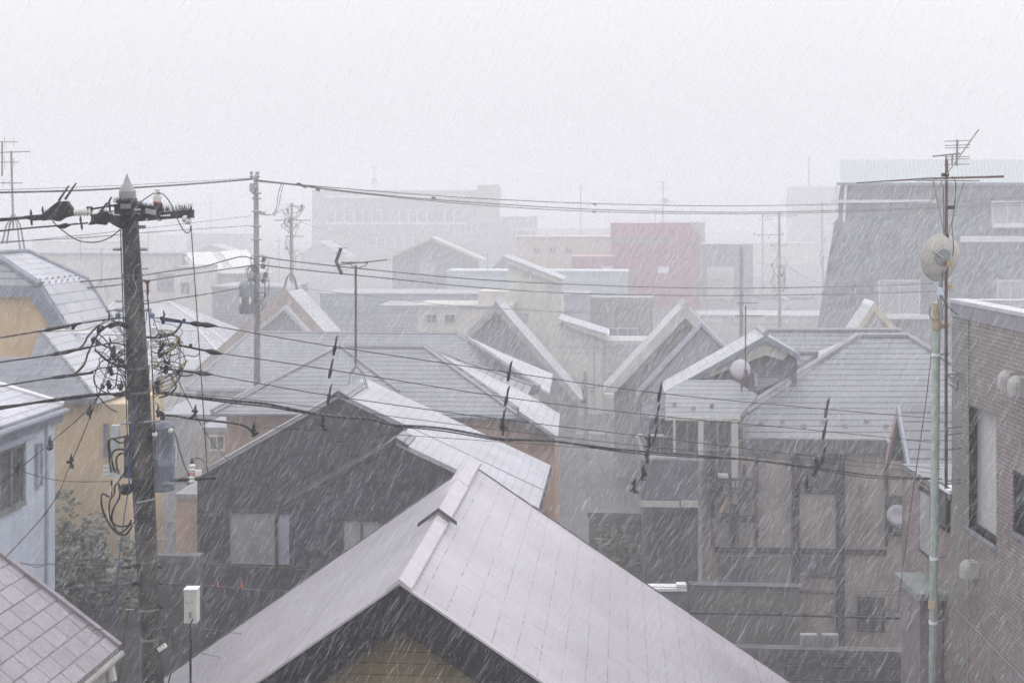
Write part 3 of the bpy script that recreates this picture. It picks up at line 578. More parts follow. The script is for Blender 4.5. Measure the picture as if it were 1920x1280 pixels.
# --- grey pyramid roof in front of it, with yellow wall below
GR = thing('grey_roofed_house', 'house with dark slate front slope over a second yellow wall beside the utility pole', 'house', P(100, 745, 33).xy.to_3d())
p0, p1, p2 = P(75, 618, 34.6), P(182, 747, 31.4), P(-60, 747, 31.5)
p2.z = p1.z
pf = plane(p0, p1, p2); tz = V((0, 0, -.12))
m = MB(); m.prism(hits(pf, [(75, 618), (182, 747), (-60, 747), (-60, 669), (57, 669)]), tz); m.build('roof', rows('blue_dark_slate', (.10, .11, .135), (.04, .04, .05), .27, .9, .014, .15), GR)
m = MB(); m.prism([p0, p1, p1 + G_ * 6.2, p0 + G_ * 3.4], tz); m.build('roof', roof_white, GR)['label'] = 'pale wet side slope'
m = MB(); m.tube([p0, p1], .04, 5); m.build('ridge_cap', slate_grey, GR)
q = p1 - A_ * .35 + G_ * .45; zz = p1.z - .14
m = MB(); m.prism([V((q.x, q.y, zz)), V((q.x, q.y, zz)) - A_ * 7, V((q.x, q.y, 0)) - A_ * 7, V((q.x, q.y, 0))], G_ * 5.2); m.build('wall', yellow_wall, GR)
e2 = P(238, 738, 31.2); m = MB(); m.prism([V((q.x, q.y + .01, zz - .05)), V((q.x + .9, q.y + .01, zz - .05)), V((q.x + .9, q.y + .01, 0)), V((q.x, q.y + .01, 0))], G_ * 2.2); m.build('porch_wall', yellow_wall, GR)
frg = Fr(q); window(GR, frg, 0, (197, 795, 203, 855), grey_trim, grey_trim, .02, 0, name='wall_slot')
# --- pale blue house
BL = thing('pale_blue_house', 'pale blue grey rendered house at the left edge under a white wet roof', 'house', P(60, 800, 25).xy.to_3d())
b0 = P(119, 758, 27.6); fb_ = Fr(b0); t0_ = fb_.hb(0, 722); b1 = fb_.w(t0_[0] * 2.2, 0, t0_[1] * 2.2)
m = MB(); m.prism([b0, b1, b1 - G_ * 11, b0 - G_ * 11], tz * .8); m.build('roof', roof_white, BL)
m = MB(); m.prism([b1, b1 - G_ * 11, b1 - G_ * 11 + A_ * -5 - Z_ * 1.6, b1 + A_ * -5 - Z_ * 1.6], tz * .8); m.build('roof', roof_white, BL)
m = MB(); m.tube([b0 + V((0, 0, .03)), b1 + V((0, 0, .03))], .05, 6); m.build('edge_flashing', white_trim, BL)
m = MB(); m.prism([b0 - Z_ * .1, b0 - G_ * 11 - Z_ * .1, b0 - G_ * 11 - Z_ * .34, b0 - Z_ * .34], -A_ * .12); m.build('fascia', mottled('dark_fascia', (.14, .15, .18), .2, 2, .5, .3), BL)
m = MB(); m.tube([b0 + A_ * .06 - Z_ * .12, b0 + A_ * .06 - Z_ * .12 - G_ * 11], .06, 8); m.build('gutter', grey_trim, BL)
wa_ = fb_.hb(103, 790, -.25)[0]
m = MB(); m.prism([fb_.w(wa_, -.25, -.12), fb_.w(wa_, -10.8, -.12), fb_.w(wa_, -10.8, -b0.z), fb_.w(wa_, -.25, -b0.z)], -A_ * 5); m.build('wall', blue_wall, BL)
frb = Fr(fb_.w(wa_, -.25, 0), TH - R(90))
window(BL, frb, 0, (-30, 862, 38, 938), mottled('olive_frame', (.13, .135, .125), .2, 3, .5, .2), glass_dark, .1, 2)
a0, c0 = frb.hb(-34, 850); a1_, _ = frb.hb(44, 850); m = MB(); m.fbox(frb, a0, a1_, -.25, 0, c0, c0 + .06); m.build('window_hood', grey_trim, BL)
window(BL, frb, 0, (66, 834, 74, 908), coping_mat, mottled('vent_grey', (.30, .32, .36), .1, 3, .5, 0), .02, 0, name='wall_slot')
MB().tube([frb.w(-.45, -.05, -.3), frb.w(-.45, -.05, -b0.z)], .035, 8).build('downpipe', blue_wall, BL)

# ================================================================ MIDDLE HOUSES
hip('grey_hip_house', 'low grey hip roof with peach wall right behind the charcoal house', (637, 650), (795, 650), 47.7, 3.7, 395, 970, 771, slate_grey, peach_wall, coping_mat, t=.1)
cr = bpy.data.objects['grey_hip_house']; o = P(795, 650, 47.7); foot = P(970, 770, 44.0)
m = MB(); pr_ = plane(o, foot, foot + G_); 
q = hits(pr_, [(797, 649), (970, 769), (1046, 820), (1050, 777), (990, 740)]); m.prism([p + Z_ * .02 for p in q], tz); m.build('roof', slate_pale_sheen, cr)['label'] = 'wet slushy right slope paled for sky reflection'
m = MB(); m.tube([o + Z_ * .05, foot + Z_ * .05], .09, 6); m.build('ridge_cap', slate_grey, cr)
pu = plane(foot + V((0, .25, 0)), foot + V((1, .25, 0)), foot + V((0, .25, 1))); q = hits(pu, [(930, 775), (972, 775), (1040, 822), (1040, 1100), (930, 1100)]); m = MB(); m.prism(q, G_ * 3.5); m.build('wall', peach_wall, cr)
q = hits(plane(foot, foot + V((1, 0, 0)), foot + Z_), [(925, 774), (970, 772), (1045, 820), (1030, 824), (960, 792)]); m = MB(); m.prism(q, G_ * .2); m.build('barge_board', grey_trim, cr)
q1 = hits(plane(P(637, 650, 47.7), P(400, 779, 43.6), P(640, 779, 43.6)), [(637, 652), (400, 779), (770, 779), (748, 738)])
m = MB(); m.prism([p + Z_ * .06 - G_ * .0 for p in q1], tz * .5); m.build('roof', slate_grey, cr)['label'] = 'small lower front slope'
m = MB(); m.tube([q1[0] + Z_ * .1, q1[1] + Z_ * .1], .05, 5); m.tube([q1[0] + Z_ * .1, q1[3] + Z_ * .1], .05, 5); m.build('ridge_cap', coping_mat, cr)
m = MB()
for (x, y) in ((825, 745), (862, 752), (900, 744), (505, 772), (560, 768)): c = hit(plane(P(637, 650, 47.7), P(795, 650, 47.7), P(640, 771, 44)), x, y); MB().cbox(c + Z_ * .04, .1, .06, .12).build('snow_guard', grey_trim, cr)
hip('long_hip_house', 'wide grey hip roof whose level ridge runs behind the nearer hip roof', (470, 623), (857, 623), 58, 3.6, 348, 1010, 727, slate_grey, cream_wall, coping_mat, t=.1)
cr = bpy.data.objects['long_hip_house']; o = P(857, 623, 58); foot = P(1010, 727, 54.4); pr_ = plane(o, foot, foot + G_)
q = hits(pr_, [(858, 622), (1010, 726), (1030, 737), (1037, 702), (940, 662)]); m = MB(); m.prism([p + Z_ * .03 for p in q], tz); m.build('roof', slate_pale_sheen, cr)['label'] = 'wet slushy right slope paled for sky reflection'
m = MB(); m.tube([o + Z_ * .06, foot + Z_ * .06], .1, 6); m.build('ridge_cap', slate_grey, cr)

gable('steep_gable_house', 'steep grey gable house in the centre with a wet right slope paled for sky reflection', (930, 566), 62, 3.9, (800, 705), (1096, 757), slate_pale_sheen, grey_wall, barge=(.5, mottled('warm_grey_barge', (.30, .30, .30), .1, 2, .5, .2)), cap=coping_mat, ohf=.5)
gable('tall_gable_house', 'steep gable house right of centre with broad cream boards and pale left slope', (1285, 569), 56, 3.6, (1131, 735), (1372, 662), slate_pale_sheen, grey_wall, barge=(.62, cream_trim), cap=coping_mat, ohf=.5, ohs=.5)
tg = bpy.data.objects['tall_gable_house']; frt = Fr(P(1285, 569, 56))
aa, cc_ = frt.hb(1313, 601, -.1); ab, cb = frt.hb(1192, 732, -.1); m = MB(); m.prism([frt.w(ab, -1.3, cb), frt.w(aa, -1.3, cc_), frt.w(aa + 2.2, -1.3, cc_ - 2.2), frt.w(aa + 2.2, -1.3, cc_ - 2.4), frt.w(aa, -1.3, cc_ - .2), frt.w(ab, -1.3, cb - .2)], frt.b * 1.3); m.build('porch_roof', mottled('blue_grey_edge', (.33, .35, .42), .1, 2, .4, 0), tg)
m = MB(); m.prism([frt.w(ab + .3, -1.1, cb - .1), frt.w(aa, -1.1, cc_ - .25), frt.w(aa + 2, -1.1, cc_ - 2.3), frt.w(aa + 2, -1.1, -frt.o.z), frt.w(ab + .3, -1.1, -frt.o.z)], frt.b * 1.7); m.build('porch_wall', grey_wall, tg)
m = MB(); c = P(1142, 741, 55.9); m.cbox(c, .45, .5, .18); m.build('eave_return', cream_trim, tg)
gable('brown_gable_house', 'left-centre gable house with peach brown boards under its left edge', (534, 540), 62, 3.6, (365, 693), (625, 640), roof_white, mottled('brown_gable_wall', (.17, .15, .14), .25, .7, .7, .3), barge=(1.15, peach_wood), cap=coping_mat, ohf=.6)
bg_ = bpy.data.objects['brown_gable_house']; frt = Fr(P(534, 540, 62)); a0, c0 = frt.hb(536, 572, -.5); a1_, c1_ = frt.hb(455, 640, -.5); a2_, c2_ = frt.hb(612, 655, -.5)
m = MB(); m.prism([frt.w(a1_, -.9, c1_), frt.w(a0, -.9, c0), frt.w(a2_, -.9, c2_), frt.w(a2_, -.9, c2_ - .25), frt.w(a0, -.9, c0 - .28), frt.w(a1_, -.9, c1_ - .25)], frt.b * 1.4); m.build('porch_roof', slate_pale_sheen, bg_)
m = MB(); m.prism([frt.w(a1_, -.6, c1_ - .2), frt.w(a0, -.6, c0 - .2), frt.w(a2_, -.6, c2_ - .2), frt.w(a2_, -.6, -frt.o.z), frt.w(a1_, -.6, -frt.o.z)], frt.b * 1.15); m.build('porch_wall', grey_wall, bg_)

# --- right hand group
GH = thing('half_timbered_house', 'big house with grey hip roofs over a pink and dark timbered front on the right', 'house', P(1500, 1217, 41).xy.to_3d())
r0, r1 = P(1608, 631, 44.5), P(1702, 631, 44.5); e0 = P(1390, 825, 40.2); pF = plane(r0, r1, V((r0.x, e0.y, e0.z)))
q = hits(pF, [(1608, 631), (1702, 631), (1812, 700), (1830, 826), (1389, 826), (1384, 777)]); m = MB(); m.prism(q, tz); m.build('roof', slate_grey, GH)['label'] = 'large front slope with snow guards'
hp = hit(pF, 1390, 772); pLf = plane(r0, hp, hp + G_); q = hits(pLf, [(1608, 631), (1530, 661), (1448, 706), (1368, 742), (1386, 778)]); m = MB(); m.prism([p + Z_ * .02 for p in q], tz); m.build('roof', slate_pale_sheen, GH)['label'] = 'wet slushy strip of the left slope paled for sky reflection'
m = MB(); m.tube([r0 + Z_ * .05, hp + Z_ * .05], .1, 6); m.tube([r0 + Z_ * .05, r1 + Z_ * .05], .09, 6); m.tube([r1 + Z_ * .05, hit(pF, 1812, 700) + Z_ * .05], .08, 6); m.build('ridge_cap', coping_mat, GH)
m = MB(); c = hp; m.cbox(c + V((0, -.1, .04)), .32, .2, .1); m.build('cap_end', timber_dark, GH)
s0, s1 = P(1422, 621, 48.5), P(1690, 621, 48.5); pB = plane(s0, s1, s0 + V((0, -4.5, -2.6))); q = hits(pB, [(1422, 621), (1690, 621), (1800, 690), (1610, 700), (1440, 700)]); m = MB(); m.prism(q, tz); m.build('roof', slate_grey, GH)['label'] = 'rear slope below the long ridge'
m = MB(); m.tube([s0 + Z_ * .05, s1 + Z_ * .05], .08, 6); m.build('ridge_cap', coping_mat, GH)
m = MB(); m.prism([s0 - Z_ * .13, s1 - Z_ * .13, s1 + V((.5, 8, -4)), s0 + V((-.5, 8, -4))], tz); m.build('roof', slate_grey, GH)
t0, t1 = P(1410, 664, 43.4), P(1534, 664, 43.4); pD = plane(t0, t1, t0 + V((0, -4, -2.6))); q = hits(pD, [(1410, 664), (1534, 664), (1450, 714), (1418, 728)]); m = MB(); m.prism([p + Z_ * .03 for p in q], tz); m.build('roof', slate_grey, GH)['label'] = 'small dormer slope'
m = MB(); m.tube([t0 + Z_ * .07, t1 + Z_ * .07], .07, 6); m.tube([t0 + Z_ * .07, q[3] + Z_ * .05], .05, 6); m.build('ridge_cap', coping_mat, GH)
# gabled wing
WG = Fr(P(1436, 628, 42.2)); aL, cL = WG.hb(1246, 735); aR, cR = WG.hb(1500, 664)
m = MB(); m.prism([WG.w(aL, 0, cL), WG.w(0, 0, 0), WG.w(aR, 0, cR), WG.w(aR, 0, cR - .12), WG.w(0, 0, -.12), WG.w(aL, 0, cL - .12)], WG.b * 2.6); m.build('roof', slate_pale_sheen, GH)['label'] = 'pale gabled wing roof'
m = MB(); m.prism([WG.w(aL, -.03, cL - .02), WG.w(0, -.03, -.02), WG.w(aR, -.03, cR - .02), WG.w(aR, -.03, cR - .18), WG.w(0, -.03, -.19), WG.w(aL, -.03, cL - .18)], WG.b * .03); m.build('edge_board', grey_trim, GH)
bL, bc = WG.hb(1290, 708, .2)
m = MB(); m.prism([WG.w(bL, .1, bc), WG.w(0, .1, -.16), WG.w(aR - .3, .1, cR + .02), WG.w(aR - .5, .1, cR - .2), WG.w(0, .1, -.62), WG.w(bL + .55, .1, bc)], WG.b * .06); m.build('barge_board', cream_trim, GH)
m = MB(); m.prism([WG.w(aL + .3, .3, cL - .0), WG.w(0, .3, -.14), WG.w(aR - .05, .3, cR - .1), WG.w(aR - .05, .3, cR - 2.5), WG.w(aL + .3, .3, cL - 1.5)], WG.b * 2.2); m.build('wall', mottled('dim_gable_wall', (.13, .13, .15), .2, 1, .7, .2), GH)
m = MB(); m.tube([WG.w(0, -.04, .04), WG.w(0, 2.6, .04)], .09, 6); m.build('ridge_cap', coping_mat, GH)
wg0 = P(1250, 716, 41.6); wge = P(1250, 781, 39.6); pW = plane(wg0, wg0 + A_, V((wg0.x, wge.y, wge.z))); q = hits(pW, [(1248, 733), (1285, 712), (1375, 712), (1420, 740), (1386, 781), (1247, 781)]); m = MB(); m.prism(q, tz); m.build('roof', slate_grey, GH)['label'] = 'low front slope over the windows'
FW = Fr(V((wge.x, wge.y + .35, wge.z)))
q0, q1_ = WG, 0
m = MB(); a0, c0 = FW.hb(1247, 783, -.35); a1_, _ = FW.hb(1388, 783, -.35); m.fbox(FW, a0, a1_, -.42, -.3, c0 - .06, c0 + .03); m.build('gutter', cream_trim, GH)
# front walls
def rectpart(fr_, root_, name, mat, x0, y0, x1, y1, b, d, label=None):
    a0, c1 = fr_.hb(x0, y0, b); a1, c0 = fr_.hb(x1, y1, b); o = MB().fbox(fr_, a0, a1, b, b + d, c0, c1).build(name, mat, root_)
    if label: o['label'] = label
    return o
zb_y = 1235
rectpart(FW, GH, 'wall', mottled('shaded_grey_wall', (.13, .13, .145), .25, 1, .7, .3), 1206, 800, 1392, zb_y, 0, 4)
rectpart(FW, GH, 'soffit', mottled('eave_shade_grey', (.11, .115, .125), .15, 1, .6, .3), 1392, 822, 1664, 852, -.42, .3)  # soffit box coloured dark for the shadow band below the eave
rectpart(FW, GH, 'wall', pink_wall, 1316, 826, 1700, zb_y + 12, -.25, 4)
for (x0, y0, x1, y1) in ((1209, 785, 1266, 850), (1270, 790, 1307, 862), (1321, 790, 1369, 895)): window(GH, FW, -.02 if x0 < 1300 else -.28, (x0, y0, x1, y1), mottled('grey_frame', (.20, .2, .22), .1, 2, .5, .1), glass_dark, .05, 1, 1)
for (x0, x1, y0, y1) in ((1309, 1319, 786, 862), (1372, 1384, 785, 945), (1262, 1267, 786, 858)): rectpart(FW, GH, 'post', cream_trim, x0, y0, x1, y1, -.42, .1)
rectpart(FW, GH, 'post', mottled('grey_post', (.36, .36, .38), .1, 2, .5, .3), 1309, 862, 1317, 1097, -.42, .12)
# balcony
rectpart(FW, GH, 'balcony', mottled('blue_dark_panel', (.14, .145, .165), .2, 1.2, .5, .2), 1203, 862, 1309, 938, -1.5, 1.4)
rectpart(FW, GH, 'balcony_rail', cream_trim, 1201, 938, 1274, 951, -1.53, .06); rectpart(FW, GH, 'balcony_rail', cream_trim, 1277, 938, 1309, 951, -1.53, .06)
rectpart(FW, GH, 'balcony_rail', cream_trim, 1208, 854, 1268, 859, -1.53, .08); rectpart(FW, GH, 'balcony_rail', cream_trim, 1196, 814, 1243, 818, -1.0, .08)
m = MB(); m.tube([FW.w(*(lambda t: (t[0], -1.5, t[1]))(FW.hb(1195, 817, -1.5))), FW.w(*(lambda t: (t[0], -1.5, t[1]))(FW.hb(1209, 857, -1.5)))], .06, 4); m.build('balcony_rail', cream_trim, GH)
m = MB()
for x in (1207, 1211, 1215): p = FW.hb(x, 778, -1); q = FW.hb(x, 862, -1); m.tube([FW.w(p[0], -1, p[1]), FW.w(q[0], -1, q[1])], .03, 4)
m.build('balcony_post', grey_trim, GH)
# timbers
for (x0, y0, x1, y1) in ((1333, 862, 1340, 1022), (1370, 905, 1386, 1022), (1340, 964, 1415, 979), (1414, 850, 1422, 1030), (1340, 1024, 1662, 1041), (1484, 850, 1499, 1092), (1568, 850, 1584, 1240), (1499, 918, 1568, 926), (1499, 1078, 1568, 1084), (1660, 850, 1666, 1024), (1499, 1108, 1568, 1113), (1392, 870, 1398, 925)): rectpart(FW, GH, 'timber', timber_dark, x0, y0, x1, y1, -.25 - (.05 if x1 - x0 > 30 else .056), .06)
rectpart(FW, GH, 'wall', mottled('dark_infill', (.10, .105, .125), .2, 1, .6, .2), 1499, 1041, 1568, 1078, -.27, .03); rectpart(FW, GH, 'wall', mottled('dark_infill', (.10, .105, .125), .2, 1, .6, .2), 1345, 1041, 1420, 1092, -.27, .03)
rectpart(FW, GH, 'wall', mottled('green_grey_infill', (.17, .175, .16), .2, 1, .7, .4), 1420, 1041, 1484, 1092, -.27, .03)
window(GH, FW, -.25, (1503, 862, 1564, 916), timber_dark, glass_dark, .05, 1); window(GH, FW, -.25, (1347, 905, 1368, 960), timber_dark, peach_wall, .03, 0)
window(GH, FW, -.25, (1610, 1120, 1655, 1180), timber_dark, glass_dark, .05, 1)
# small balcony with bars
m = MB(); a0, c0 = FW.hb(1335, 900, -.9); a1_, c1_ = FW.hb(1412, 920, -.9)
m.fbox(FW, a0, a1_, -.9, -.85, c0, c0 + .06); m.fbox(FW, a0, a1_, -.9, -.26, c1_ - .08, c1_)
for k in range(8): q = a0 + (a1_ - a0 - .03) * k / 7; m.fbox(FW, q, q + .03, -.89, -.86, c1_, c0)
m.build('balcony_rail', timber_dark, GH)
rectpart(FW, GH, 'bench', cream_trim, 1347, 891, 1366, 898, -.8, .4)
rectpart(FW, GH, 'wall', mottled('low_wing_wall', (.15, .15, .135), .25, 1, .7, .4), 1294, 1100, 1500, zb_y + 15, -.62, .36); rectpart(FW, GH, 'ledge', coping_mat, 1292, 1096, 1504, 1100, -.68, .42)
sgm = mottled('snow_guard_metal', (.26, .25, .24), .1, 3, .5, 0)
for (x, y) in ((1428, 797), (1467, 792), (1507, 801), (1546, 792), (1586, 801), (1625, 792), (1662, 801)): c = hit(pF, x, y); MB().cbox(c + Z_ * .05, .13, .05, .1).build('snow_guard', sgm, GH)
for (x, y) in ((1265, 760), (1300, 768), (1335, 762)): c = hit(pW, x, y); MB().cbox(c + Z_ * .05, .11, .05, .1).build('snow_guard', sgm, GH)
m = MB(); c = P(1388, 692, 41.9); m.lathe(c, [(.001, .06), (.16, .05), (.3, .0), (.31, -.02), (.16, .03), (.001, .04)], V((-.3, -1, .3)), 20); mm_ = m.build('satellite_dish', dish_grey, None, origin=c, smooth=True); tag(mm_, 'grey dish in the shade under the gabled wing of the timbered house', 'satellite dish')
c = FW.w(*(lambda t: (t[0], -.6, t[1]))(FW.hb(1683, 966, -.6))); dd = thing('satellite_dish', 'pale round dish on the timbered front beside a dark opening', 'satellite dish', c)
MB().lathe(c, [(.001, .07), (.17, .055), (.30, .0), (.31, -.02), (.17, .03), (.001, .045)], V((.1, 1, -.15)), 22).build('dish', dish_grey, dd, smooth=True)
m = MB(); m.tube([c + V((0, .05, 0)), c + V((0, .4, 0))], .025, 6); m.tube([c + V((0, 0, -.28)), c + V((0, -.3, -.3)), c + V((0, -.32, -.15))], .02, 6); m.build('feed_arm', steel, dd)
window(GH, FW, -.25, (1662, 930, 1700, 1000), timber_dark, glass_dark, .04, 0)
mast('roof_antenna', 'slim rusty aerial in front of the gabled wing roof', 1398, 574, 735, 41, [(568, 16, 22, 4, .3, 0), (592, 20, 34, 3, .3, 0)], .022, rust, legs=.2)
# narrow pink-edged gable
NR = 33.8; nx = (1688 - CX) / F * NR; nz_ = P(1688, 758, NR).z; NG = thing('narrow_gable_house', 'steep narrow gable with pink edge boards in front of the timbered house', 'house', (nx + 1.5, NR, 0))
o = V((nx, NR, nz_)); fb = (G_ * -1.75 + V((0, 0, -1.75)) * 1.0)
bk_ = G_ * 1.45 + Z_ * -1.5
m = MB(); m.prism([o, o + fb * 1.1, o + fb * 1.1 + A_ * 3.5, o + A_ * 3.5], tz); m.build('roof', slate_grey, NG); m = MB(); m.prism([o, o + A_ * 3.5, o + bk_ + A_ * 3.5, o + bk_], tz); m.build('roof', slate_grey, NG)
m = MB(); m.prism([o - Z_ * .02, o + fb * 1.1 - Z_ * .02, o + fb * 1.1 - Z_ * .25, o - Z_ * .34], -A_ * .08); m.build('barge_board', mottled('blue_grey_edge', (.33, .35, .42), .1, 2, .4, 0), NG)
m = MB(); m.prism([o - Z_ * .02, o + bk_ - Z_ * .02, o + bk_ - Z_ * .3, o - Z_ * .3], -A_ * .08); m.build('barge_board', pink_trim, NG)
iw = A_ * .3
m = MB(); m.prism([o + iw - Z_ * .15, o + iw + fb * .95 - Z_ * .15, V(((o + iw + fb * .95).x, (o + iw + fb * .95).y, 0)), V(((o + iw + bk_ * .9).x, (o + iw + bk_ * .9).y, 0)), o + iw + bk_ * .9 - Z_ * .15], A_ * 3); m.build('wall', mottled('olive_gable_wall', (.22, .21, .18), .2, 1, .7, .3), NG)
# ================================================================ FARTHER BUILDINGS
# big grey mansard block
o = P(1576, 345, 74); fr = Fr(o, 0); I = thing('mansard_block', 'huge slate grey block with sloping left edge and pale green roof band', 'building', (o.x + 9, o.y + 4, 0))
af, cf = fr.hb(1528, 640); wR = 27
sg = rows('block_grey_slate', (.07, .075, .092), (.04, .04, .05), .45, 1.6, .02, .25, rough=.5)
m = MB(); k = cf; zb = -o.z; al = af * zb / k
m.prism([fr.w(0, 0, -.1), fr.w(al, -3.2 * 0, zb), fr.w(wR + 1, 0, zb), fr.w(wR, 0, -.1)], V((6, 16, 0))); m.build('wall', sg, I)
a0, c0 = fr.hb(1575, 298); m = MB(); m.prism([fr.w(-.05, -.15, 0), fr.w(wR, -.15, 0), fr.w(wR, .8, c0), fr.w(.1, .8, c0)], V((5.4, 14, 0))); m.build('roof', corr_green, I)
m = MB(); m.fbox(fr, -.3, wR, -.35, 0, -.12, .1); m.build('gutter', grey_trim, I)
for (x0, x1, y0, y1) in ((1578, 1918, 376, 379),): a0, c1_ = fr.hb(x0 - 14, y0); a1_, c0_ = fr.hb(x1, y1); m = MB(); m.fbox(fr, -.75, 7.3, -.15, 0, c0_ - .05, c1_ + .05); m.build('ledge', white_trim, I)
for (x0, y0, x1, y1) in ((1862, 380, 1915, 418), (1650, 528, 1722, 588), (1872, 528, 1915, 572), (1958, 380, 2010, 418)): window(I, fr, 0, (x0, y0, x1, y1), mottled('pale_sash', (.55, .55, .57), .1, 1, .5, .1), glass_pale, .14, 1)
m = MB(); a0, c0 = fr.hb(1800, 445); m.fbox(fr, a0, wR, -.2, 0, c0 - .35, c0 + .1); a0, c0 = fr.hb(1660, 592); m.fbox(fr, a0, a0 + 3.2, -.5, 0, c0 - .2, c0 + .1); a0, c0 = fr.hb(1858, 422); m.fbox(fr, a0, a0 + 3, -.4, 0, c0 - .2, c0 + .1); m.build('ledge', white_trim, I)
m = MB(); m.tube([fr.w(-.35, -.3, -.1), fr.w(-.35, -.3, -2.6), fr.w(-.75, -.3, -3.0)], .12, 6); m.tube([fr.w(.35, -.2, -.1), fr.w(.2, -.2, -2.9)], .1, 6); m.build('downpipe', white_trim, I)
gable('yellow_gable_house', 'small gable with yellow face in front of the huge slate block', (1639, 567), 64, 3.2, (1588, 640), (1705, 640), roof_white, mottled('pale_yellow_wall', (.52, .47, .33), .1, 1, .7, .2), barge=(.5, mottled('yellow_board', (.52, .47, .33), .1, 1, .7, .2)), cap=white_trim, ohf=.2)
yg = bpy.data.objects['yellow_gable_house']; fy = Fr(P(1639, 567, 64)); part(yg, 'gable_panel', mottled('mauve_panel', (.33, .29, .33), .1, 1, .7, 0), [fy.w(*(lambda t: (t[0], -.09, t[1]))(fy.hb(*p))) for p in ((1641, 592), (1618, 625), (1666, 625))], V((0, .04, 0)))
# red building
o = P(1148, 446, 112); fr = Fr(o, R(3)); RB = thing('red_building', 'crimson red block with chamfered top edge and one small white window', 'building', (o.x + 4, 146, 0))
w_ = fr.hb(1312, 446)[0]
MB().fbox(fr, 0, w_, 0, 10, -o.z, 0).build('wall', red_wall, RB)
m = MB(); t_ = fr.hb(1148, 418)[1]; m.prism([fr.w(-.1, -.35, -.05), fr.w(w_ * .6, -.35, -.05), fr.w(w_ * .64, -.35, -.5), fr.w(w_ * 1.02, -.35, -.55), fr.w(w_ * 1.02, -.35, .0), fr.w(w_ * .89, -.35, t_), fr.w(-.1, -.35, t_)], fr.b * 9); m.build('parapet', mottled('red_parapet', (.32, .065, .11), .1, .4, .5, .15), RB)
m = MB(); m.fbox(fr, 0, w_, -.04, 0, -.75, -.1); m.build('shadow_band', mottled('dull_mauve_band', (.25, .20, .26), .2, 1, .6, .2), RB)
window(RB, fr, 0, (1234, 501, 1253, 511), white_trim, flat('bright_white_pane', (.75, .78, .82), .3), .06, 0)
MB().tube([fr.w(w_ + .1, -.2, -.6), fr.w(w_ + .1, -.2, -11)], .09, 6).build('downpipe', grey_trim, RB)
bx = block('red_annex', 'low red wing joined left of the crimson block with a white box window', 1072, 1150, 480, 111, 5, red_wall, lipm=mottled('pale_red_lip', (.5, .22, .27), .1, 1, .5, 0), lip=.1)
window(bx[0], bx[1], 0, (1129, 500, 1148, 506), white_trim, flat('bright_white_pane', (.75, .78, .82), .3), .05, 0)
block('tan_long_building', 'long low building with a flat beige fascia left of the crimson block', 968, 1150, 443, 120, 6, tan_wall, lipm=tan_wall, lip=.3)
bx = block('mauve_building', 'hazy mauve building right of the crimson block with striped balcony', 1312, 1412, 457, 118, 6, lilac_wall)
rectpart(bx[1], bx[0], 'wall', cream_wall, 1326, 500, 1376, 560, -.1, .1); 
for k in range(5): rectpart(bx[1], bx[0], 'balcony_rail', white_trim, 1326, 502 + k * 4.5, 1376, 504 + k * 4.5, -.6, .1)
window(bx[0], bx[1], 0, (1325, 570, 1362, 600), white_trim, glass_dark, .08, 1)
bx = block('cream_low_building', 'cream walled building below the mauve one beside the plain pole', 1313, 1560, 590, 100, 8, cream_wall, lip=.2, lipm=roof_white)
block('grey_flat_building', 'faint grey flat roofed building rising right behind the crimson block', 1240, 1322, 416, 140, 14, grey_wall)
# school
o = P(585, 357, 190); fr = Fr(o, R(2)); SC = thing('school_building', 'large pale concrete building in the fog with rows of windows and a stair tower', 'building', (o.x + 18, 306, 0))
w_ = fr.hb(935, 357)[0]; sw = mottled('school_concrete', (.22, .20, .185), .08, .1, .7, .2)
MB().fbox(fr, 0, w_, 0, 16, -o.z, 0).build('wall', sw, SC); a0 = fr.hb(895, 357)[0]; MB().fbox(fr, a0, w_ + .2, -1.2, 10, -o.z, fr.hb(895, 347, -1.2)[1]).build('stair_tower', sw, SC)
rectpart(fr, SC, 'canopy', white_trim, 611, 366, 872, 371, -1.6, 1.6); rectpart(fr, SC, 'ledge', white_trim, 611, 416, 872, 421, -1.2, 1.2)
for k in range(15): x = 613 + k * 17.1; window(SC, fr, 0, (x, 395, x + 14.5, 416), white_trim, mottled('blue_grey_glass', (.06, .07, .11), .2, .3, .3, 0), .15, 0)
for k in range(5): x = 842 + k * 10.8; window(SC, fr, 0, (x, 420, x + 9, 437), white_trim, mottled('blue_grey_glass', (.06, .07, .11), .2, .3, .3, 0), .15, 0)
for k in range(9): x = 690 + k * 17; window(SC, fr, 0, (x, 446, x + 14.5, 460), white_trim, mottled('blue_grey_glass', (.06, .07, .11), .2, .3, .3, 0), .15, 0)
MB().tube([fr.w(w_ + .6, -1, -4), fr.w(w_ + .6, -1, -o.z)], .25, 6).build('downpipe', white_trim, SC)
bx = block('foggy_annex', 'faint block with a lined front just right of the foggy school', 936, 1003, 406, 186, 12, sw)
rectpart(bx[1], bx[0], 'ledge', white_trim, 955, 428, 1010, 431, -1, 1)
mast('roof_antenna', 'faint aerial with a round dish on the foggy school roof', 702, 312, 357, 189, [(313, 10, 12, 2, 1, 0), (320, 4, 4, 2, 1, 0)], .12, grey_trim, dish=(340, 1.0, 0))
bx = block('fog_tower', 'barely visible pale tower block far behind the cables at right', 1484, 1575, 350, 240, 14, sw); rectpart(bx[1], bx[0], 'ledge', grey_wall, 1512, 372, 1575, 378, -1, 1)
mast('lattice_mast', 'barely visible mast standing on the pale tower block', 1517, 295, 350, 241, [(298, 3, 3, 2, 2, 0)], .4, grey_trim)
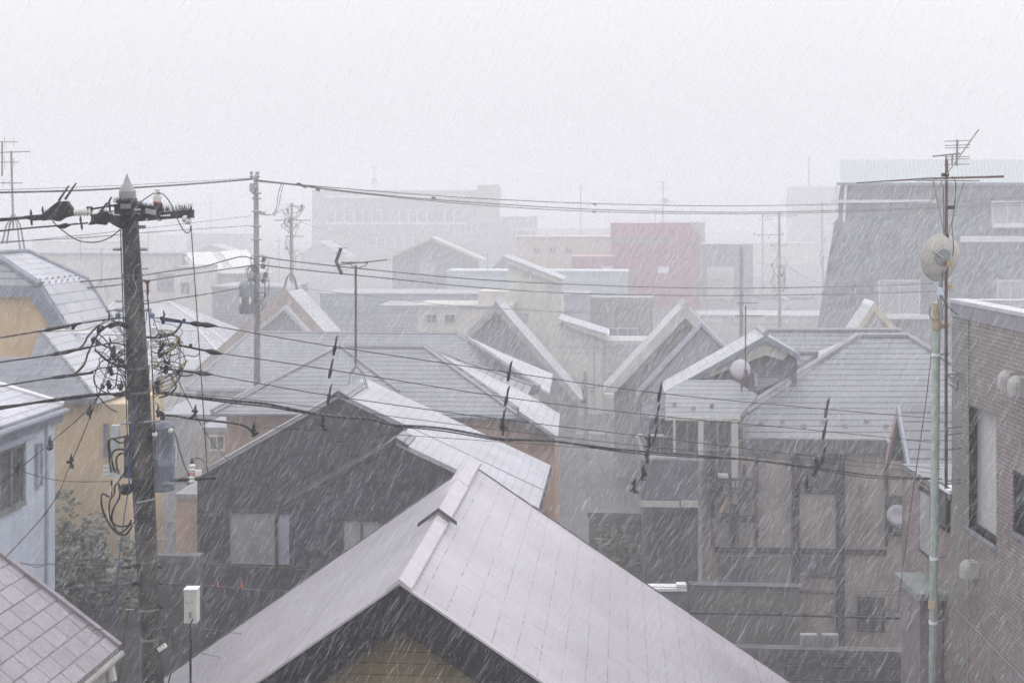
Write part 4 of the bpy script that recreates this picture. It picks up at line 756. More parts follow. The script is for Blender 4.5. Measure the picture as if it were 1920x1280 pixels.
# mid houses
gable('mauve_gable_house', 'hazy mauve house with a broad shallow gable before the school', (808, 444), 112, 5, (722, 483), (905, 486), roof_white, lilac_wall, ohs=.9, ohf=.7, barge=(.35, tan_wall), gut=white_trim)
mg = bpy.data.objects['mauve_gable_house']; fm = Fr(P(808, 444, 112)); window(mg, fm, .7, (787, 492, 815, 520), grey_trim, mottled('pale_mauve', (.38, .36, .42), .1, 1, .6, 0), .08, 0); window(mg, fm, .7, (845, 500, 870, 525), grey_trim, glass_pale, .08, 1)
mast('roof_antenna', 'thin hazy aerial on the mauve gable house', 818, 385, 444, 114, [(386, 14, 14, 3, .6, 0), (404, 8, 8, 3, .6, 0)], .05, grey_trim)
gable('pale_gable_house', 'faint grey gabled house in the fog left of the mauve gable', (600, 452), 175, 12, (560, 478), (650, 482), roof_white, grey_wall, ohs=.5)
gable('foggy_gable_house', 'faint pointed roof in the fog between the pole and the mauve gable', (655, 443), 195, 14, (600, 490), (705, 492), roof_white, cream_wall, ohs=.5)
block('pale_blue_shed', 'long pale blue corrugated roof running behind the cream tower house', 838, 1178, 507, 88, 5, corr_blue, cat='shed', lip=.05, lipm=corr_blue)
bx = block('striped_roof_house', 'wide low roof with dark and pale stripes behind the antenna', 600, 905, 549, 82, 7, rows('striped_metal', (.30, .31, .38), (.14, .14, .19), .55, 30, .05, .2), cat='house', lip=.1)
bx = block('grey_ribbed_house', 'grey ribbed metal wall left of the low cream building', 712, 786, 572, 78, 6, rows('ribbed_lilac', (.34, .34, .42), (.2, .2, .26), .3, 30, .03, .1), cat='house', lip=.1)
# cream tower house with sloping roof
o = P(953, 486, 72); fr = Fr(o, TH); CT = thing('cream_tower_house', 'tall cream house with a lean-to roof sloping down to the right', 'house', (o.x + 1.5, 74, 0)); a1_, c1_ = fr.hb(1052, 525)
m = MB(); m.prism([fr.w(0, 0, 0), fr.w(a1_, 0, c1_), fr.w(a1_, 0, -o.z), fr.w(0, 0, -o.z)], fr.b * 5); m.build('wall', cream_wall, CT)
m = MB(); m.prism([fr.w(-.1, -.4, .05), fr.w(a1_ + .2, -.4, c1_ - .05), fr.w(a1_ + .2, 5.2, c1_ - .05), fr.w(-.1, 5.2, .05)], Z_ * .1); m.build('roof', roof_white, CT)
m = MB(); m.prism([fr.w(-.06, -.34, .04), fr.w(a1_ + .15, -.34, c1_ - .06), fr.w(a1_ + .15, -.34, c1_ - .36), fr.w(-.06, -.34, -.32)], fr.b * .3); m.build('fascia', cream_trim, CT)
MB().tube([fr.w(a1_ + .05, -.1, c1_ - .3), fr.w(a1_ + .05, -.1, -o.z)], .06, 6).build('downpipe', white_trim, CT)
window(CT, fr, 0, (973, 588, 990, 604), grey_trim, mottled('vent_grey', (.30, .32, .36), .1, 3, .5, 0), .04, 0, name='wall_vent')
bx = block('low_cream_building', 'low cream flat roofed building left of the lean-to tower house', 784, 955, 571, 70, 5, cream_wall, lip=.15, lipm=cream_trim)
rectpart(bx[1], bx[0], 'wall', cream_wall, 897, 546, 955, 575, .6, 3)
bx = block('olive_flat_building', 'flat olive grey box building in front of the crimson block', 1103, 1224, 557, 84, 3, olive_wall, lipm=coping_mat, lip=.06)
window(bx[0], bx[1], 0, (1140, 616, 1195, 630), white_trim, mottled('blue_grey_glass', (.06, .07, .11), .2, .3, .3, 0), .07, 2)
block('lilac_striped_wall_house', 'narrow lilac striped wall between the tower house and the olive box', 1056, 1105, 551, 82, 6, rows('ribbed_lilac', (.34, .34, .42), (.2, .2, .26), .3, 30, .03, .1), cat='house', lip=.06)
# cream house with small tilted roof
o = P(1050, 600, 66); fr = Fr(o); CS = thing('cream_lean_to_house', 'cream house with a short slushy tilted roof above the gap between steep gables', 'house', (o.x + 2.5, 68, 0)); a1_, c1_ = fr.hb(1138, 628); a2_, c2_ = fr.hb(1236, 640)
m = MB(); m.prism([fr.w(0, 0, -.2), fr.w(a1_ - .3, 0, c1_ - .1), fr.w(a1_ - .3, 0, -o.z), fr.w(0, 0, -o.z)], fr.b * 4); m.build('wall', cream_wall, CS); m = MB(); m.fbox(fr, a1_ - .3, a2_, .3, 4, -o.z, c2_); m.build('wall', mottled('greyer_cream_wall', (.42, .40, .38), .1, .8, .7, .4), CS)
m = MB(); m.prism([fr.w(-.1, -.5, .0), fr.w(a1_, -.5, c1_), fr.w(a1_, 4, c1_), fr.w(-.1, 4, .0)], Z_ * .12); m.build('roof', roof_white, CS); m = MB(); m.tube([fr.w(a1_ + .05, -.5, c1_), fr.w(a1_ + .05, 3.8, c1_)], .08, 8); m.build('gutter', white_trim, CS)
m = MB(); m.prism([fr.w(-.1, -.46, -.02), fr.w(a1_, -.46, c1_ - .02), fr.w(a1_, -.46, c1_ - .3), fr.w(.5, -.46, -.35)], fr.b * .1); m.build('fascia', cream_trim, CS)
for (x0, y0, x1, y1) in ((1065, 676, 1078, 692), (1138, 668, 1165, 676), (1155, 615, 1200, 632)): window(CS, fr, 0 if x0 < 1100 else .3, (x0, y0 + 30, x1, y1 + 30), cream_trim, glass_pale, .04, 0)
MB().tube([P(1114, 640, 65.8), P(1114, 900, 65.8)], .04, 6).build('downpipe', grey_trim, CS)
# left background
o = P(40, 474, 90); bx = block('long_cream_building', 'long cream walled building behind the utility pole with slanted white skylights', 40, 342, 474, 90, 8, cream_wall, lip=.2, lipm=grey_trim)
fr = bx[1]; rr = bx[0]
f0 = P(342, 475, 90); pS = plane(f0, P(470, 471, 90), P(375, 512, 86.8)); m = MB(); m.prism(hits(pS, [(338, 475), (466, 470), (500, 512), (370, 512)]), tz); m.build('roof', mottled('cream_roofing', (.46, .44, .40), .08, .6, .6, .2), rr)
for pts in ([(347, 476), (396, 474), (421, 506), (374, 509)], [(413, 473), (464, 470), (478, 500), (436, 504)]): m = MB(); m.prism([p + Z_ * .12 for p in hits(pS, pts)], tz * .8); m.build('skylight', flat('skylight_white', (.64, .65, .62), .4), rr)
pq = P(372, 512, 86.9); m = MB(); m.prism([pq, P(500, 512, 86.9), V((P(500, 512, 86.9).x, pq.y, 0)), V((pq.x, pq.y, 0))], V((0, 5, 0))); m.build('wall', cream_wall, rr)
for (x0, y0, x1, y1, b) in ((296, 514, 326, 546, 0), (376, 523, 414, 562, -3.2)): window(rr, fr, b, (x0, y0, x1, y1), grey_trim, mottled('grey_blue_pane', (.13, .14, .18), .2, .6, .4, 0), .06, 1)
block('cream_side_house', 'plain cream gable wall right of the utility pole beneath the skylights', 326, 372, 500, 84, 6, cream_wall, cat='house', lip=.05)
hip('pale_hip_house', 'white wet hip roof just right of the utility pole', (215, 566), (318, 566), 74, 4, 120, 450, 655, roof_white, cream_wall, white_trim)
hip('white_roof_house', 'low white roof below the pale hip roof, cut by the hanging wires', (290, 618), (372, 618), 67, 3, 190, 440, 690, roof_white, cream_wall, white_trim)
bx = block('grey_shingle_house', 'grey shingled slope under the second utility pole', 398, 545, 536, 76, 6, slate_grey, cat='house', lip=.08)
o = P(330, 925, 46); bx = block('peach_wall_building', 'small peach wall seen between the pole and the charcoal house', 331, 372, 925, 46, 4, peach_wall, lip=.05)
block('pale_grey_gap_house', 'pale grey house in the gap left of the charcoal house', 296, 400, 775, 52, 5, mottled('misty_grey_wall', (.30, .29, .29), .15, .7, .7, .4), lip=.1, cat='house')
block('tan_porch_house', 'brown beige house front under the hip roofs left of the charcoal gable', 380, 520, 800, 50, 3, mottled('brown_beige_wall', (.33, .28, .25), .2, .8, .7, .4), lip=.1, cat='house')
for i, (x0, x1, y, Y, lb, mt) in enumerate([(60, 250, 452, 170, 'very faint low block at the far left behind the aerials', cream_wall), (350, 460, 437, 200, 'faint grey roof line left of the second pole', slate_grey), (120, 330, 440, 215, 'barely visible white roofed shed far behind the utility pole', cream_wall),
        (1010, 1148, 428, 230, 'barely visible long roof above the beige fascia', cream_wall), (1400, 1530, 455, 190, 'faint pale block among the right-hand poles', cream_wall), (1560, 1700, 420, 260, 'ghostly low block beside the slate mansard', grey_wall)]):
    block('far_building', lb, x0, x1, y, Y, 10, mt, lip=.2, lipm=roof_white, group='far buildings fading into the fog')
for (x, y, Y, l, r_, lb) in ((395, 458, 150, (355, 474), (440, 474), 'tiny faint gable above the white skylights'), (690, 470, 230, (650, 490), (735, 492), 'tiny faint gable below the school windows'), (945, 478, 110, (905, 520), (985, 520), 'dark little gable peeking left of the lean-to tower'), (1480, 560, 120, (1415, 600), (1545, 600), 'pale gable low between the plain pole and the mansard block')):
    gable('far_gable_house', lb, (x, y), Y, 8, l, r_, roof_white, grey_wall, group='far buildings fading into the fog')
# street-level fill behind the front roof
block('green_grey_shed', 'dim olive shed with a lined wall low between the two steep gables', 1104, 1215, 960, 43, .7, rows('lined_olive', (.17, .17, .155), (.08, .08, .07), .3, 12, .02, 0, coat=0), cat='shed', lip=.03, lipm=olive_wall)
block('grey_back_house', 'misty grey wall filling the gap below the steep centre gable', 1040, 1132, 812, 62, .8, mottled('misty_grey_wall', (.30, .29, .29), .15, .7, .7, .4), cat='house', lip=.08)
aw = thing('shop_awning', 'bright white ledge with a small box just right of the near roof edge', 'awning', P(1260, 1110, 36)); MB().box(P(1205, 1108, 36), (1.15, 0, 0), (0, .5, 0), (0, 0, .07)).build('ledge', flat('clean_white', (.8, .8, .8), .4), aw); MB().box(P(1270, 1103, 36) , (.24, 0, 0), (0, .3, 0), (0, 0, .1)).build('cap_box', flat('clean_white', (.8, .8, .8), .4), aw)
MB().box(P(1205, 1112, 36.05) - Z_ * 1.9, (1.1, 0, 0), (0, .4, 0), (0, 0, 1.9)).build('post', mottled('blue_grey_post', (.10, .11, .13), .2, 1, .5, 0), aw)
block('foot_shade_wall', 'added green grey wall standing for the shade at the foot of the yellow wall', 100, 262, 1082, 29.5, .3, mottled('foot_shade_green_grey', (.15, .15, .14), .3, 1, .7, .4), cat='wall', lip=.03, lipm=mottled('dark_lip', (.12, .12, .12), .2, 2, .6, 0))  # added wall, coloured for the shade and fog below the yellow wall
block('gap_shade_wall', 'added dark grey wall standing for the shade right of the big pole under the peach wall', 286, 372, 1040, 31.5, .3, mottled('gap_shade_grey', (.095, .10, .105), .3, 1, .7, .4), cat='wall', lip=.03, lipm=MATS['dark_lip'])  # added wall that puts the dim shade into the gap by the pole
block('boundary_wall', 'dark low wall along the bottom right cables', 1330, 1770, 1212, 36, .3, mottled('dark_boundary_wall', (.10, .09, .095), .3, 1, .7, .4), cat='wall', lip=.03, lipm=MATS['dark_lip'])
for nm, rects in (('low_cream_building', ((800, 590, 818, 604), (835, 590, 853, 604))), ('pale_grey_gap_house', ((312, 835, 330, 870),)), ('tan_porch_house', ((395, 818, 420, 842),)), ('grey_back_house', ((1062, 860, 1080, 890),)), ('tan_long_building', ((1000, 464, 1012, 474), (1030, 464, 1042, 474), (1060, 464, 1072, 474))), ('cream_side_house', ((340, 530, 356, 550),)), ('cream_low_building', ((1345, 620, 1365, 645), (1400, 620, 1425, 645)))):
    o_b = bpy.data.objects[nm]; corner = BLK[nm]
    for rc in rects: window(o_b, corner, 0, rc, cream_trim, glass_dark, .06, 1)
for (x, y, Y, lb) in ((1516, 1200, 36.15, 'small grey air conditioner on the low wall, left of its twin'), (1556, 1200, 36.15, 'small grey air conditioner on the low wall, right of its twin')):
    c = P(x, y, Y); ac = thing('air_conditioner', lb, 'air conditioner', c - Z_ * .17); MB().cbox(c, .42, .2, .34).build('casing', mottled('grimy_casing', (.36, .36, .35), .15, 3, .5, .3), ac)
    MB().lathe(c + V((-.06, -.105, 0)), [(.13, 0), (.13, .01), (.03, .015)], V((0, -1, 0)), 16).build('fan_grille', grey_trim, ac); MB().cbox(c + V((.16, -.105, 0)), .05, .02, .26).build('side_panel', coping_mat, ac)
# ================================================================ GREENERY
leaf_m = mottled('mist_paled_leaves', (.16, .17, .135), .5, 3, .6, 0)  # leaf colour lightened to imitate mist over the shrubs
def bush(label, px, pz, Y, rx, ry, rz, n=2600, name='shrub'):
    b = P(px, pz, Y); root = thing(name, label, 'shrub', (b.x, b.y, 0)); cz = b.z; rnd = random.Random(px)
    cl = [(rnd.gauss(0, .45), rnd.gauss(0, .4), rnd.gauss(0, .45), rnd.uniform(.25, .5)) for _ in range(16)]; m = MB()
    for k in range(n):
        c = rnd.choice(cl); d = V((rnd.gauss(0, 1), rnd.gauss(0, 1), rnd.gauss(0, 1))).normalized() * c[3] * rnd.uniform(.6, 1.05)
        p = V((b.x + (c[0] + d.x) * rx, b.y + (c[1] + d.y) * ry, cz + (c[2] + d.z) * rz)); s = rnd.uniform(.04, .1)
        u = V((rnd.gauss(0, 1), rnd.gauss(0, 1), rnd.gauss(0, .5))).normalized() * s; v = u.orthogonal().normalized() * s * .6
        m.add([p - u, p + v, p + u, p - v], [[0, 1, 2, 3]])
    m.build('foliage', leaf_m, root, recalc=False)
    m = MB()
    for k in range(7): a = rnd.uniform(0, 6.28); m.tube([V((b.x, b.y, 0)), V((b.x + math.cos(a) * rx * .3, b.y + math.sin(a) * ry * .3, cz * .5)), V((b.x + math.cos(a) * rx * .6, b.y + math.sin(a) * ry * .6, cz + rz * .3))], [.05, .035, .015], 5)
    m.build('stem', timber_dark, root)
bush('dark green shrub climbing in front of the yellow wall left of the pole', 155, 1035, 31.0, .9, .5, 1.0, 1500)
bush('wide low shrub under the yellow wall near the alley', 185, 1085, 29.0, 1.3, .4, .8)
bush('dim hedge below the lined olive shed', 1140, 1060, 41.5, 1.2, .5, .7, 1100)
# ================================================================ UTILITY POLES
Y1 = 16.5; PX = 1 / F * Y1
def ax1(y): return 245 + .0506 * (y - 440)
def Q(x, y, d=0): return P(x, y, Y1 + d)
yb1 = HY + H * F / Y1
b = Q(ax1(yb1), yb1); UP = thing('utility_pole', 'big leaning concrete pole with pointed cap and a tangle of wires at the left', 'utility pole', b, 'utility poles among the houses')
MB().tube([Q(ax1(yb1), yb1), Q(ax1(1280), 1280), Q(ax1(1000), 1000), Q(ax1(850), 850), Q(ax1(700), 700), Q(ax1(600), 600), Q(ax1(440), 440), Q(242, 372)], [.165, .126, .128, .137, .131, .118, .1, .096], 20).build('pole', pole_mat, UP, smooth=True)
MB().lathe(Q(240, 395), [(.1, 0), (.1, .23), (.09, .245), (.045, .33), (.004, .44)], V((-.03, 0, 1)), 18).build('pole_cap', cone_mat, UP)
rnd = random.Random(3)
def sub(name, mat, mb, smooth=False): return mb.build(name, mat, UP, smooth=smooth)
# crossarms with bird spikes
sub('crossarm', black_trim, MB().tube([Q(172, 408, -.16), Q(246, 412, -.15)], .045, 4))
m = MB(); a_, b_ = Q(246, 409, -.16), Q(361, 400, -.16); ux = (b_ - a_); m.box(a_ - Z_ * .045, ux, (0, .075, 0), (0, 0, .018)); m.box(a_ + Z_ * .027, ux, (0, .075, 0), (0, 0, .018)); m.box(a_ - Z_ * .027, ux, (0, .06, 0), (0, 0, .054)); sub('crossarm', mottled('dark_steel_arm', (.03, .03, .033), .3, 6, .5, 0), m)
sub('arm_end', MATS['dark_steel_arm'], MB().cbox(Q(358, 401, -.15), .06, .1, .1))
m = MB(); a_, b_ = Q(220, 384, -.22), Q(303, 400, -.2); m.box(a_ - Z_ * .05, b_ - a_, (0, .09, 0), (0, 0, .1)); m.cbox(Q(228, 392, -.2), .14, .12, .12); m.cbox(Q(297, 392, -.2), .08, .1, .14); sub('crossarm', black_trim, m)
m = MB()
def spikes(p, q, n, h, sp=.05):
    for k in range(n):
        c = p.lerp(q, rnd.random()) + V((0, rnd.uniform(-sp, sp), 0)); d = V((rnd.gauss(0, .3), rnd.gauss(0, .3), 1)).normalized() * h * rnd.uniform(.6, 1.1)
        m.add([c + V((-.0035, 0, 0)), c + V((.0035, 0, 0)), c + V((0, .005, 0)), c + d], [[0, 1, 3], [1, 2, 3], [2, 0, 3]])
spikes(Q(300, 397, -.16), Q(360, 393, -.16), 90, .1); sub('bird_spikes', black_rubber, m); m = MB(); spikes(Q(216, 380, -.22), Q(300, 396, -.2), 420, .085, .08); sub('bird_spikes', black_rubber, m); m = MB(); spikes(Q(195, 404, -.16), Q(235, 406, -.16), 80, .08)
spikes(Q(165, 404, -.16), Q(200, 406, -.16), 20, .06)
tag(sub('bird_spikes', black_rubber, m), 'dense black anti-perching spikes')
m = MB(); m.cbox(Q(236, 387, -.3), .12, .03, .05, pitch=.2); m.cbox(Q(283, 397, -.28), .13, .03, .06, roll=.2); m.cbox(Q(258, 393, -.29), .08, .03, .025); sub('bracket_plate', steel, m)
m = MB(); m.cbox(Q(277, 412, -.16), .03, .1, .03); m.cbox(Q(299, 412, -.16), .03, .1, .03); sub('bolt', steel, m)
m = MB(); m.box(Q(300, 406, -.21), (.12, 0, .008), (0, .01, 0), (0, 0, .016)); sub('label_plate', MATS['clean_white'], m)
# insulators
def insul(c, r, h, n, mat=porcelain, axis=Z_, name='insulator'):
    pr = []
    for k in range(n): z = h * k / n; pr += [(r * .62, z), (r, z + h * .12 / n * 3), (r, z + h * .5 / n), (r * .6, z + h * .8 / n)]
    return MB().lathe(c, pr + [(r * .4, h)], axis, 14).build(name, mat, UP, smooth=False)
insul(Q(139, 398, -.2), .052, .21, 6, axis=V((1, 0, .04)))
m = MB(); m.tube([Q(172, 392, -.2), Q(222, 384, -.2)], .012, 6); m.cbox(Q(168, 392, -.2), .06, .05, .06); m.tube([Q(205, 380, -.2), Q(206, 396, -.2)], .012, 5); m.tube([Q(186, 396, -.2), Q(205, 382, -.2), Q(222, 394, -.2), Q(200, 398, -.2)], .008, 5); sub('strain_rod', black_trim, m)
c = Q(295, 384, -.18); m = MB(); m.lathe(c - Z_ * .02, [(.03, -.02), (.03, .02), (.045, .025), (.048, .04), (.048, .12), (.035, .135), (.028, .14), (.045, .155), (.045, .162), (.02, .17), (.03, .19), (.03, .2)], Z_, 16); sub('arrester', porcelain, m)
m = MB(); m.lathe(c + V((0, 0, .0)), [(.0495, .015), (.0495, .038)], Z_, 16); sub('red_band', red_band, m)
m = MB(); m.lathe(Q(346, 408, -.15), [(.02, -.02), (.045, 0), (.05, .03), (.03, .045), (.042, .055), (.042, .075), (.02, .1)], V((.7, -.2, -.7)), 14); sub('insulator', porcelain, m)
# dead-end covers on the left
def cover(pts, d, th=.1, name='dead_end_cover'):
    m = MB(); m.prism([Q(x, y, d) for x, y in pts], V((0, th, 0))); return sub(name, black_trim if rnd.random() < .4 else black_rubber, m)
cover([(75, 404), (95, 388), (108, 378), (124, 377), (134, 390), (137, 404), (120, 408), (108, 415), (92, 412), (78, 414)], -.25)
m = MB(); spikes(Q(85, 398, -.2), Q(132, 382, -.2), 60, .06, .04); spikes(Q(172, 408, -.2), Q(200, 396, -.2), 40, .05, .04); spikes(Q(90, 410, -.2), Q(130, 402, -.2), 30, .05, .05); sub('bird_spikes', black_rubber, m)
cover([(50, 404), (78, 402), (84, 412), (60, 414), (48, 410)], -.24, .08); cover([(168, 417), (180, 402), (190, 395), (200, 400), (202, 412), (196, 422), (180, 420), (165, 422)], -.24)
cover([(105, 423), (122, 418), (130, 423), (118, 429), (108, 427)], -.22, .06); cover([(200, 402), (222, 406), (232, 416), (228, 430), (216, 424), (200, 414)], -.22, .12)
for p, q in (((110, 377), (129, 348)), ((122, 374), (143, 343)), ((200, 388), (209, 369)), ((190, 396), (200, 380))): sub('spout', mottled('dark_spout', (.04, .035, .04), .2, 5, .5, 0), MB().tube([Q(*p, -.2), Q(*q, -.2)], [.016, .009], 8))
for (x, y) in ((58, 400), (80, 394), (151, 412), (59, 416), (153, 424)): sub('spike_clip', black_rubber, MB().tube([Q(x, y - 8, -.2), Q(x, y, -.2), Q(x + 1, y + 7, -.2)], [.004, .017, .008], 6))
for (x, y) in ((76, 403), (199, 384), (141, 419)): sub('blue_clip', blue_wire, MB().cbox(Q(x, y, -.28), .02, .02, .012))
# step bolts and bands
for y, s in ((425, 1), (467, 1), (467, -1), (503, 1), (545, 1), (563, 1), (564, -1), (580, 1), (580, -1), (1140, -1), (1008, 1)):
    c = Q(ax1(y), y); d = .1 + .0001 * y
    sub('step_bolt', steel, MB().tube([c + V((s * d * .8, -.05, 0)), c + V((s * (d + .055), -.05, 0))], .02 if y in (425, 467, 580) else .009, 8))
for y in (398, 516, 606, 690, 735, 893, 935, 1050, 1098, 1140, 1195): sub('pole_band', mottled('dark_band', (.07, .07, .075), .2, 8, .4, 0) if y % 5 else pole_grey, MB().tube([Q(ax1(y - 2), y - 2), Q(ax1(y + 2), y + 2)], (.104 + (y - 400) * .00012 if y < 700 else .139 if y < 900 else .131), 16))
def wir(nm, pts, r, mt=None, d=-.1, n=7): return MB().tube(smooth([Q(x, y, d + rnd.uniform(-.06, .06)) for x, y in pts], n), r, 5).build(nm, mt or black_rubber, UP, smooth=True, recalc=False)
wir('jumper_wire', [(290, 361), (275, 371), (262, 380), (250, 392)], .0065, d=-.2); wir('jumper_wire', [(295, 361), (308, 366), (322, 385), (330, 405), (345, 433), (355, 435), (358, 422)], .0065, d=-.2)
wir('jumper_wire', [(98, 414), (115, 430), (145, 450), (178, 454), (205, 446), (225, 430)], .007, d=-.2)
wir('ground_wire', [(226, 430), (228, 500), (231, 580), (235, 700), (238, 800), (240, 870)], .007, d=-.02); wir('ground_wire', [(275, 525), (277, 560), (283, 640), (288, 760), (291, 850)], .008, d=-.05)
wir('loose_wire', [(262, 495), (254, 500), (250, 520), (256, 540), (249, 560)], .004, coping_mat, -.14); wir('loose_wire', [(256, 640), (250, 680), (262, 720), (252, 770), (246, 850), (242, 920)], .006, blue_wire, -.15)
wir('blue_ground_wire', [(243, 860), (240, 920), (231, 980), (222, 1060), (214, 1130), (210, 1165)], .006, blue_wire, -.1)
m = MB(); m.tube([Q(268, 525, -.08), Q(277, 528, -.08), Q(277, 552, -.08)], .014, 6); m.cbox(Q(276, 528, -.08), .05, .04, .04); sub('cable_terminal', rust, m)
# secondary racks: brackets, insulator stacks and the tangle of jumpers
for (x, y, s) in ((221, 590, -1), (284, 590, 1), (219, 688, -1), (290, 690, 1), (221, 640, -1), (287, 645, 1)):
    xa = ax1(y); sub('rack_bracket', steel, MB().tube([Q(xa + s * 14, y + 8, -.06), Q(xa + s * 22, y + 10, -.1), Q(xa + s * 22, y - 5, -.1), Q(x, y - 5, -.1), Q(x, y + 4, -.1)], .008, 5))
for (x, y, h) in ((288, 628, .1), (223, 640, .1), (291, 677, .08), (288, 650, .05), (222, 655, .06)): insul(Q(x, y, -.34), .036, h, 4)
for (x, y) in ((221, 592), (285, 592)): sub('blue_insulator', mottled('blue_glaze', (.08, .13, .2), .1, 8, .2, 0), MB().lathe(Q(x, y, -.12), [(.02, -.03), (.035, -.02), (.025, 0), (.04, .01), (.02, .035)], Z_, 10))
for i in range(30):      # right-hand service drops looping out and back
    y0 = rnd.uniform(600, 690); y1 = y0 + rnd.uniform(10, 90); xo = rnd.uniform(300, 350)
    wir('jumper_wire', [(278 + rnd.uniform(0, 14), y0), (xo - 12, y0 + rnd.uniform(-18, 12)), (xo, (y0 + y1) / 2 + rnd.uniform(-12, 12)), (xo - rnd.uniform(5, 30), y1), (285 + rnd.uniform(0, 10), min(752, y1 + rnd.uniform(0, 25)))],
        rnd.choice((.0028, .0028, .004, .006)), rnd.choice((black_rubber, black_rubber, black_rubber, steel, yellow_wire, cream_wire, rust)), rnd.uniform(-.25, .05))
for i in range(13):
    y0 = rnd.uniform(600, 700); x1 = rnd.uniform(175, 218)
    wir('jumper_wire', [(236, y0), (222, y0 + rnd.uniform(-15, 10)), (x1 + 15, y0 + rnd.uniform(-10, 30)), (x1, y0 + rnd.uniform(15, 35)), (x1 + rnd.uniform(10, 40), y0 + rnd.uniform(30, 60)), (238, min(740, y0 + rnd.uniform(50, 90)))],
        rnd.choice((.0035, .005, .008)), rnd.choice((black_rubber, black_rubber, black_rubber, steel, cream_wire)), rnd.uniform(-.25, .05))
for pts, r, mt in (([(80, 622), (110, 620), (150, 619), (175, 612), (200, 602), (215, 598)], .009, cream_wire), ([(105, 663), (125, 662), (150, 652), (160, 640), (165, 630), (185, 610), (205, 600)], .012, black_rubber), ([(110, 706), (140, 700), (158, 683), (166, 660), (185, 625), (210, 605)], .012, black_rubber),
        ([(115, 705), (142, 697), (160, 675), (170, 650), (182, 632)], .008, cream_wire), ([(178, 655), (200, 675), (215, 683), (236, 690)], .013, black_rubber), ([(205, 612), (222, 606), (236, 612)], .03, black_rubber), ([(175, 703), (180, 725), (184, 742)], .006, black_rubber),
        ([(290, 668), (315, 660), (332, 645), (336, 636), (325, 628), (300, 628)], .016, black_rubber), ([(298, 745), (315, 740), (330, 725), (322, 712)], .012, black_rubber), ([(275, 632), (300, 632), (325, 625), (340, 605), (330, 600), (300, 596)], .014, black_rubber),
        ([(178, 634), (190, 645), (205, 652)], .012, black_rubber), ([(300, 660), (320, 690), (335, 702), (348, 705), (362, 702)], .008, black_rubber), ([(335, 672), (350, 666), (366, 668), (374, 662)], .006, black_rubber), ([(336, 690), (345, 682), (352, 675)], .012, yellow_wire), ([(300, 725), (306, 712), (302, 700)], .011, yellow_wire), ([(318, 726), (325, 712), (320, 700)], .011, yellow_wire)): wir('jumper_wire', pts, r, mt, -.18)
for (x, y, s) in ((140, 611, 1), (180, 640, 1.3), (212, 650, 1.3), (211, 668, 1.2), (226, 676, 1.2), (206, 695, 1.2), (200, 720, 1.4), (194, 722, 1), (305, 600, 1), (303, 648, 1.4), (300, 665, 1.), (308, 690, 1.3), (312, 682, 1), (296, 725, 1.4), (297, 770, 1.5), (305, 783, 1.3), (228, 728, 1.2), (240, 740, 1.3), (188, 615, 1.1), (333, 697, 1)):
    m = MB(); c = Q(x, y, -.2)
    for k in range(3): m.cbox(c + V((rnd.uniform(-.022, .022), rnd.uniform(-.02, .02), rnd.uniform(-.03, .03))) * s, .03 * s, .03, .042 * s, rnd.uniform(0, 3), rnd.uniform(-.4, .4), rnd.uniform(-.6, .6))
    sub('wire_clamp', black_rubber, m)
for (x, y) in ((205, 592), (308, 590), (307, 645), (297, 765), (207, 640), (228, 718)): sub('spike_clip', black_rubber, MB().tube([Q(x - 2, y - 10, -.2), Q(x, y, -.2), Q(x - 2, y + 10, -.2)], [.003, .014, .008], 6))
# transformer behind the pole, cut-outs and boxes
m = MB(); c = Q(303, 918, .12); m.lathe(c, [(.15, 0), (.155, .03), (.15, .3), (.155, .31), (.15, .32), (.145, .72), (.16, .74), (.16, .76), (.11, .81), (.02, .83)], Z_, 24); tr = sub('transformer', transformer_paint, m, True)
for (x, y) in ((318, 808), (288, 815)): insul(Q(x, y, -.06), .028, .06, 2, axis=V((.6, -.6, .3)))
m = MB(); m.cbox(Q(290, 868, -.03), .06, .1, .08); m.cbox(Q(240, 855, -.06), .07, .1, .5); m.cbox(Q(240, 912, -.05), .06, .1, .06); sub('pole_box', mottled('dark_box', (.06, .065, .08), .2, 3, .5, .2), m)
m = MB(); m.cbox(Q(315, 905, .0), .4, .05, .03); m.tube([Q(228, 794, -.1), Q(300, 789, -.1)], .014, 6); m.tube([Q(258, 942, -.13), Q(290, 935, -.13)], .01, 5); sub('hanger_arm', steel, m)
for k, x in enumerate((194, 199, 204, 209)): insul(Q(x + 2, 893, -.12), .015, .14, 3, mottled('pale_glass', (.50, .52, .52), .1, 5, .25, 0))
sub('fuse_box', MATS['pale_glass'], MB().cbox(Q(214, 886, -.1), .14, .05, .12)); sub('fuse_box', MATS['pale_glass'], MB().cbox(Q(217, 820, .1), .09, .09, .3))
m = MB(); m.lathe(Q(236, 915, -.1), [(.05, -.07), (.075, -.04), (.075, .03), (.05, .05)], Z_, 12); sub('meter_can', black_trim, m)
for pts, r in (([(240, 817), (215, 822), (203, 826), (204, 850), (208, 885)], .011), ([(242, 826), (225, 830), (210, 822), (205, 835), (213, 880)], .011), ([(243, 848), (228, 842), (214, 845), (209, 860), (216, 885)], .013), ([(243, 852), (226, 850), (218, 862), (222, 888)], .013), ([(236, 875), (232, 888), (216, 910), (214, 925), (206, 940), (206, 970), (220, 985), (240, 985), (250, 980)], .011),
        ([(209, 900), (207, 930), (193, 925), (190, 940), (196, 965), (215, 995), (235, 1002), (248, 985)], .012), ([(222, 905), (224, 930), (212, 955), (210, 975), (222, 998), (238, 990), (246, 975)], .012)): wir('loop_cable', pts, r, black_rubber, -.16)
wir('loop_cable', [(208, 905), (207, 930), (202, 950), (204, 975)], .006, cream_wire, -.18)
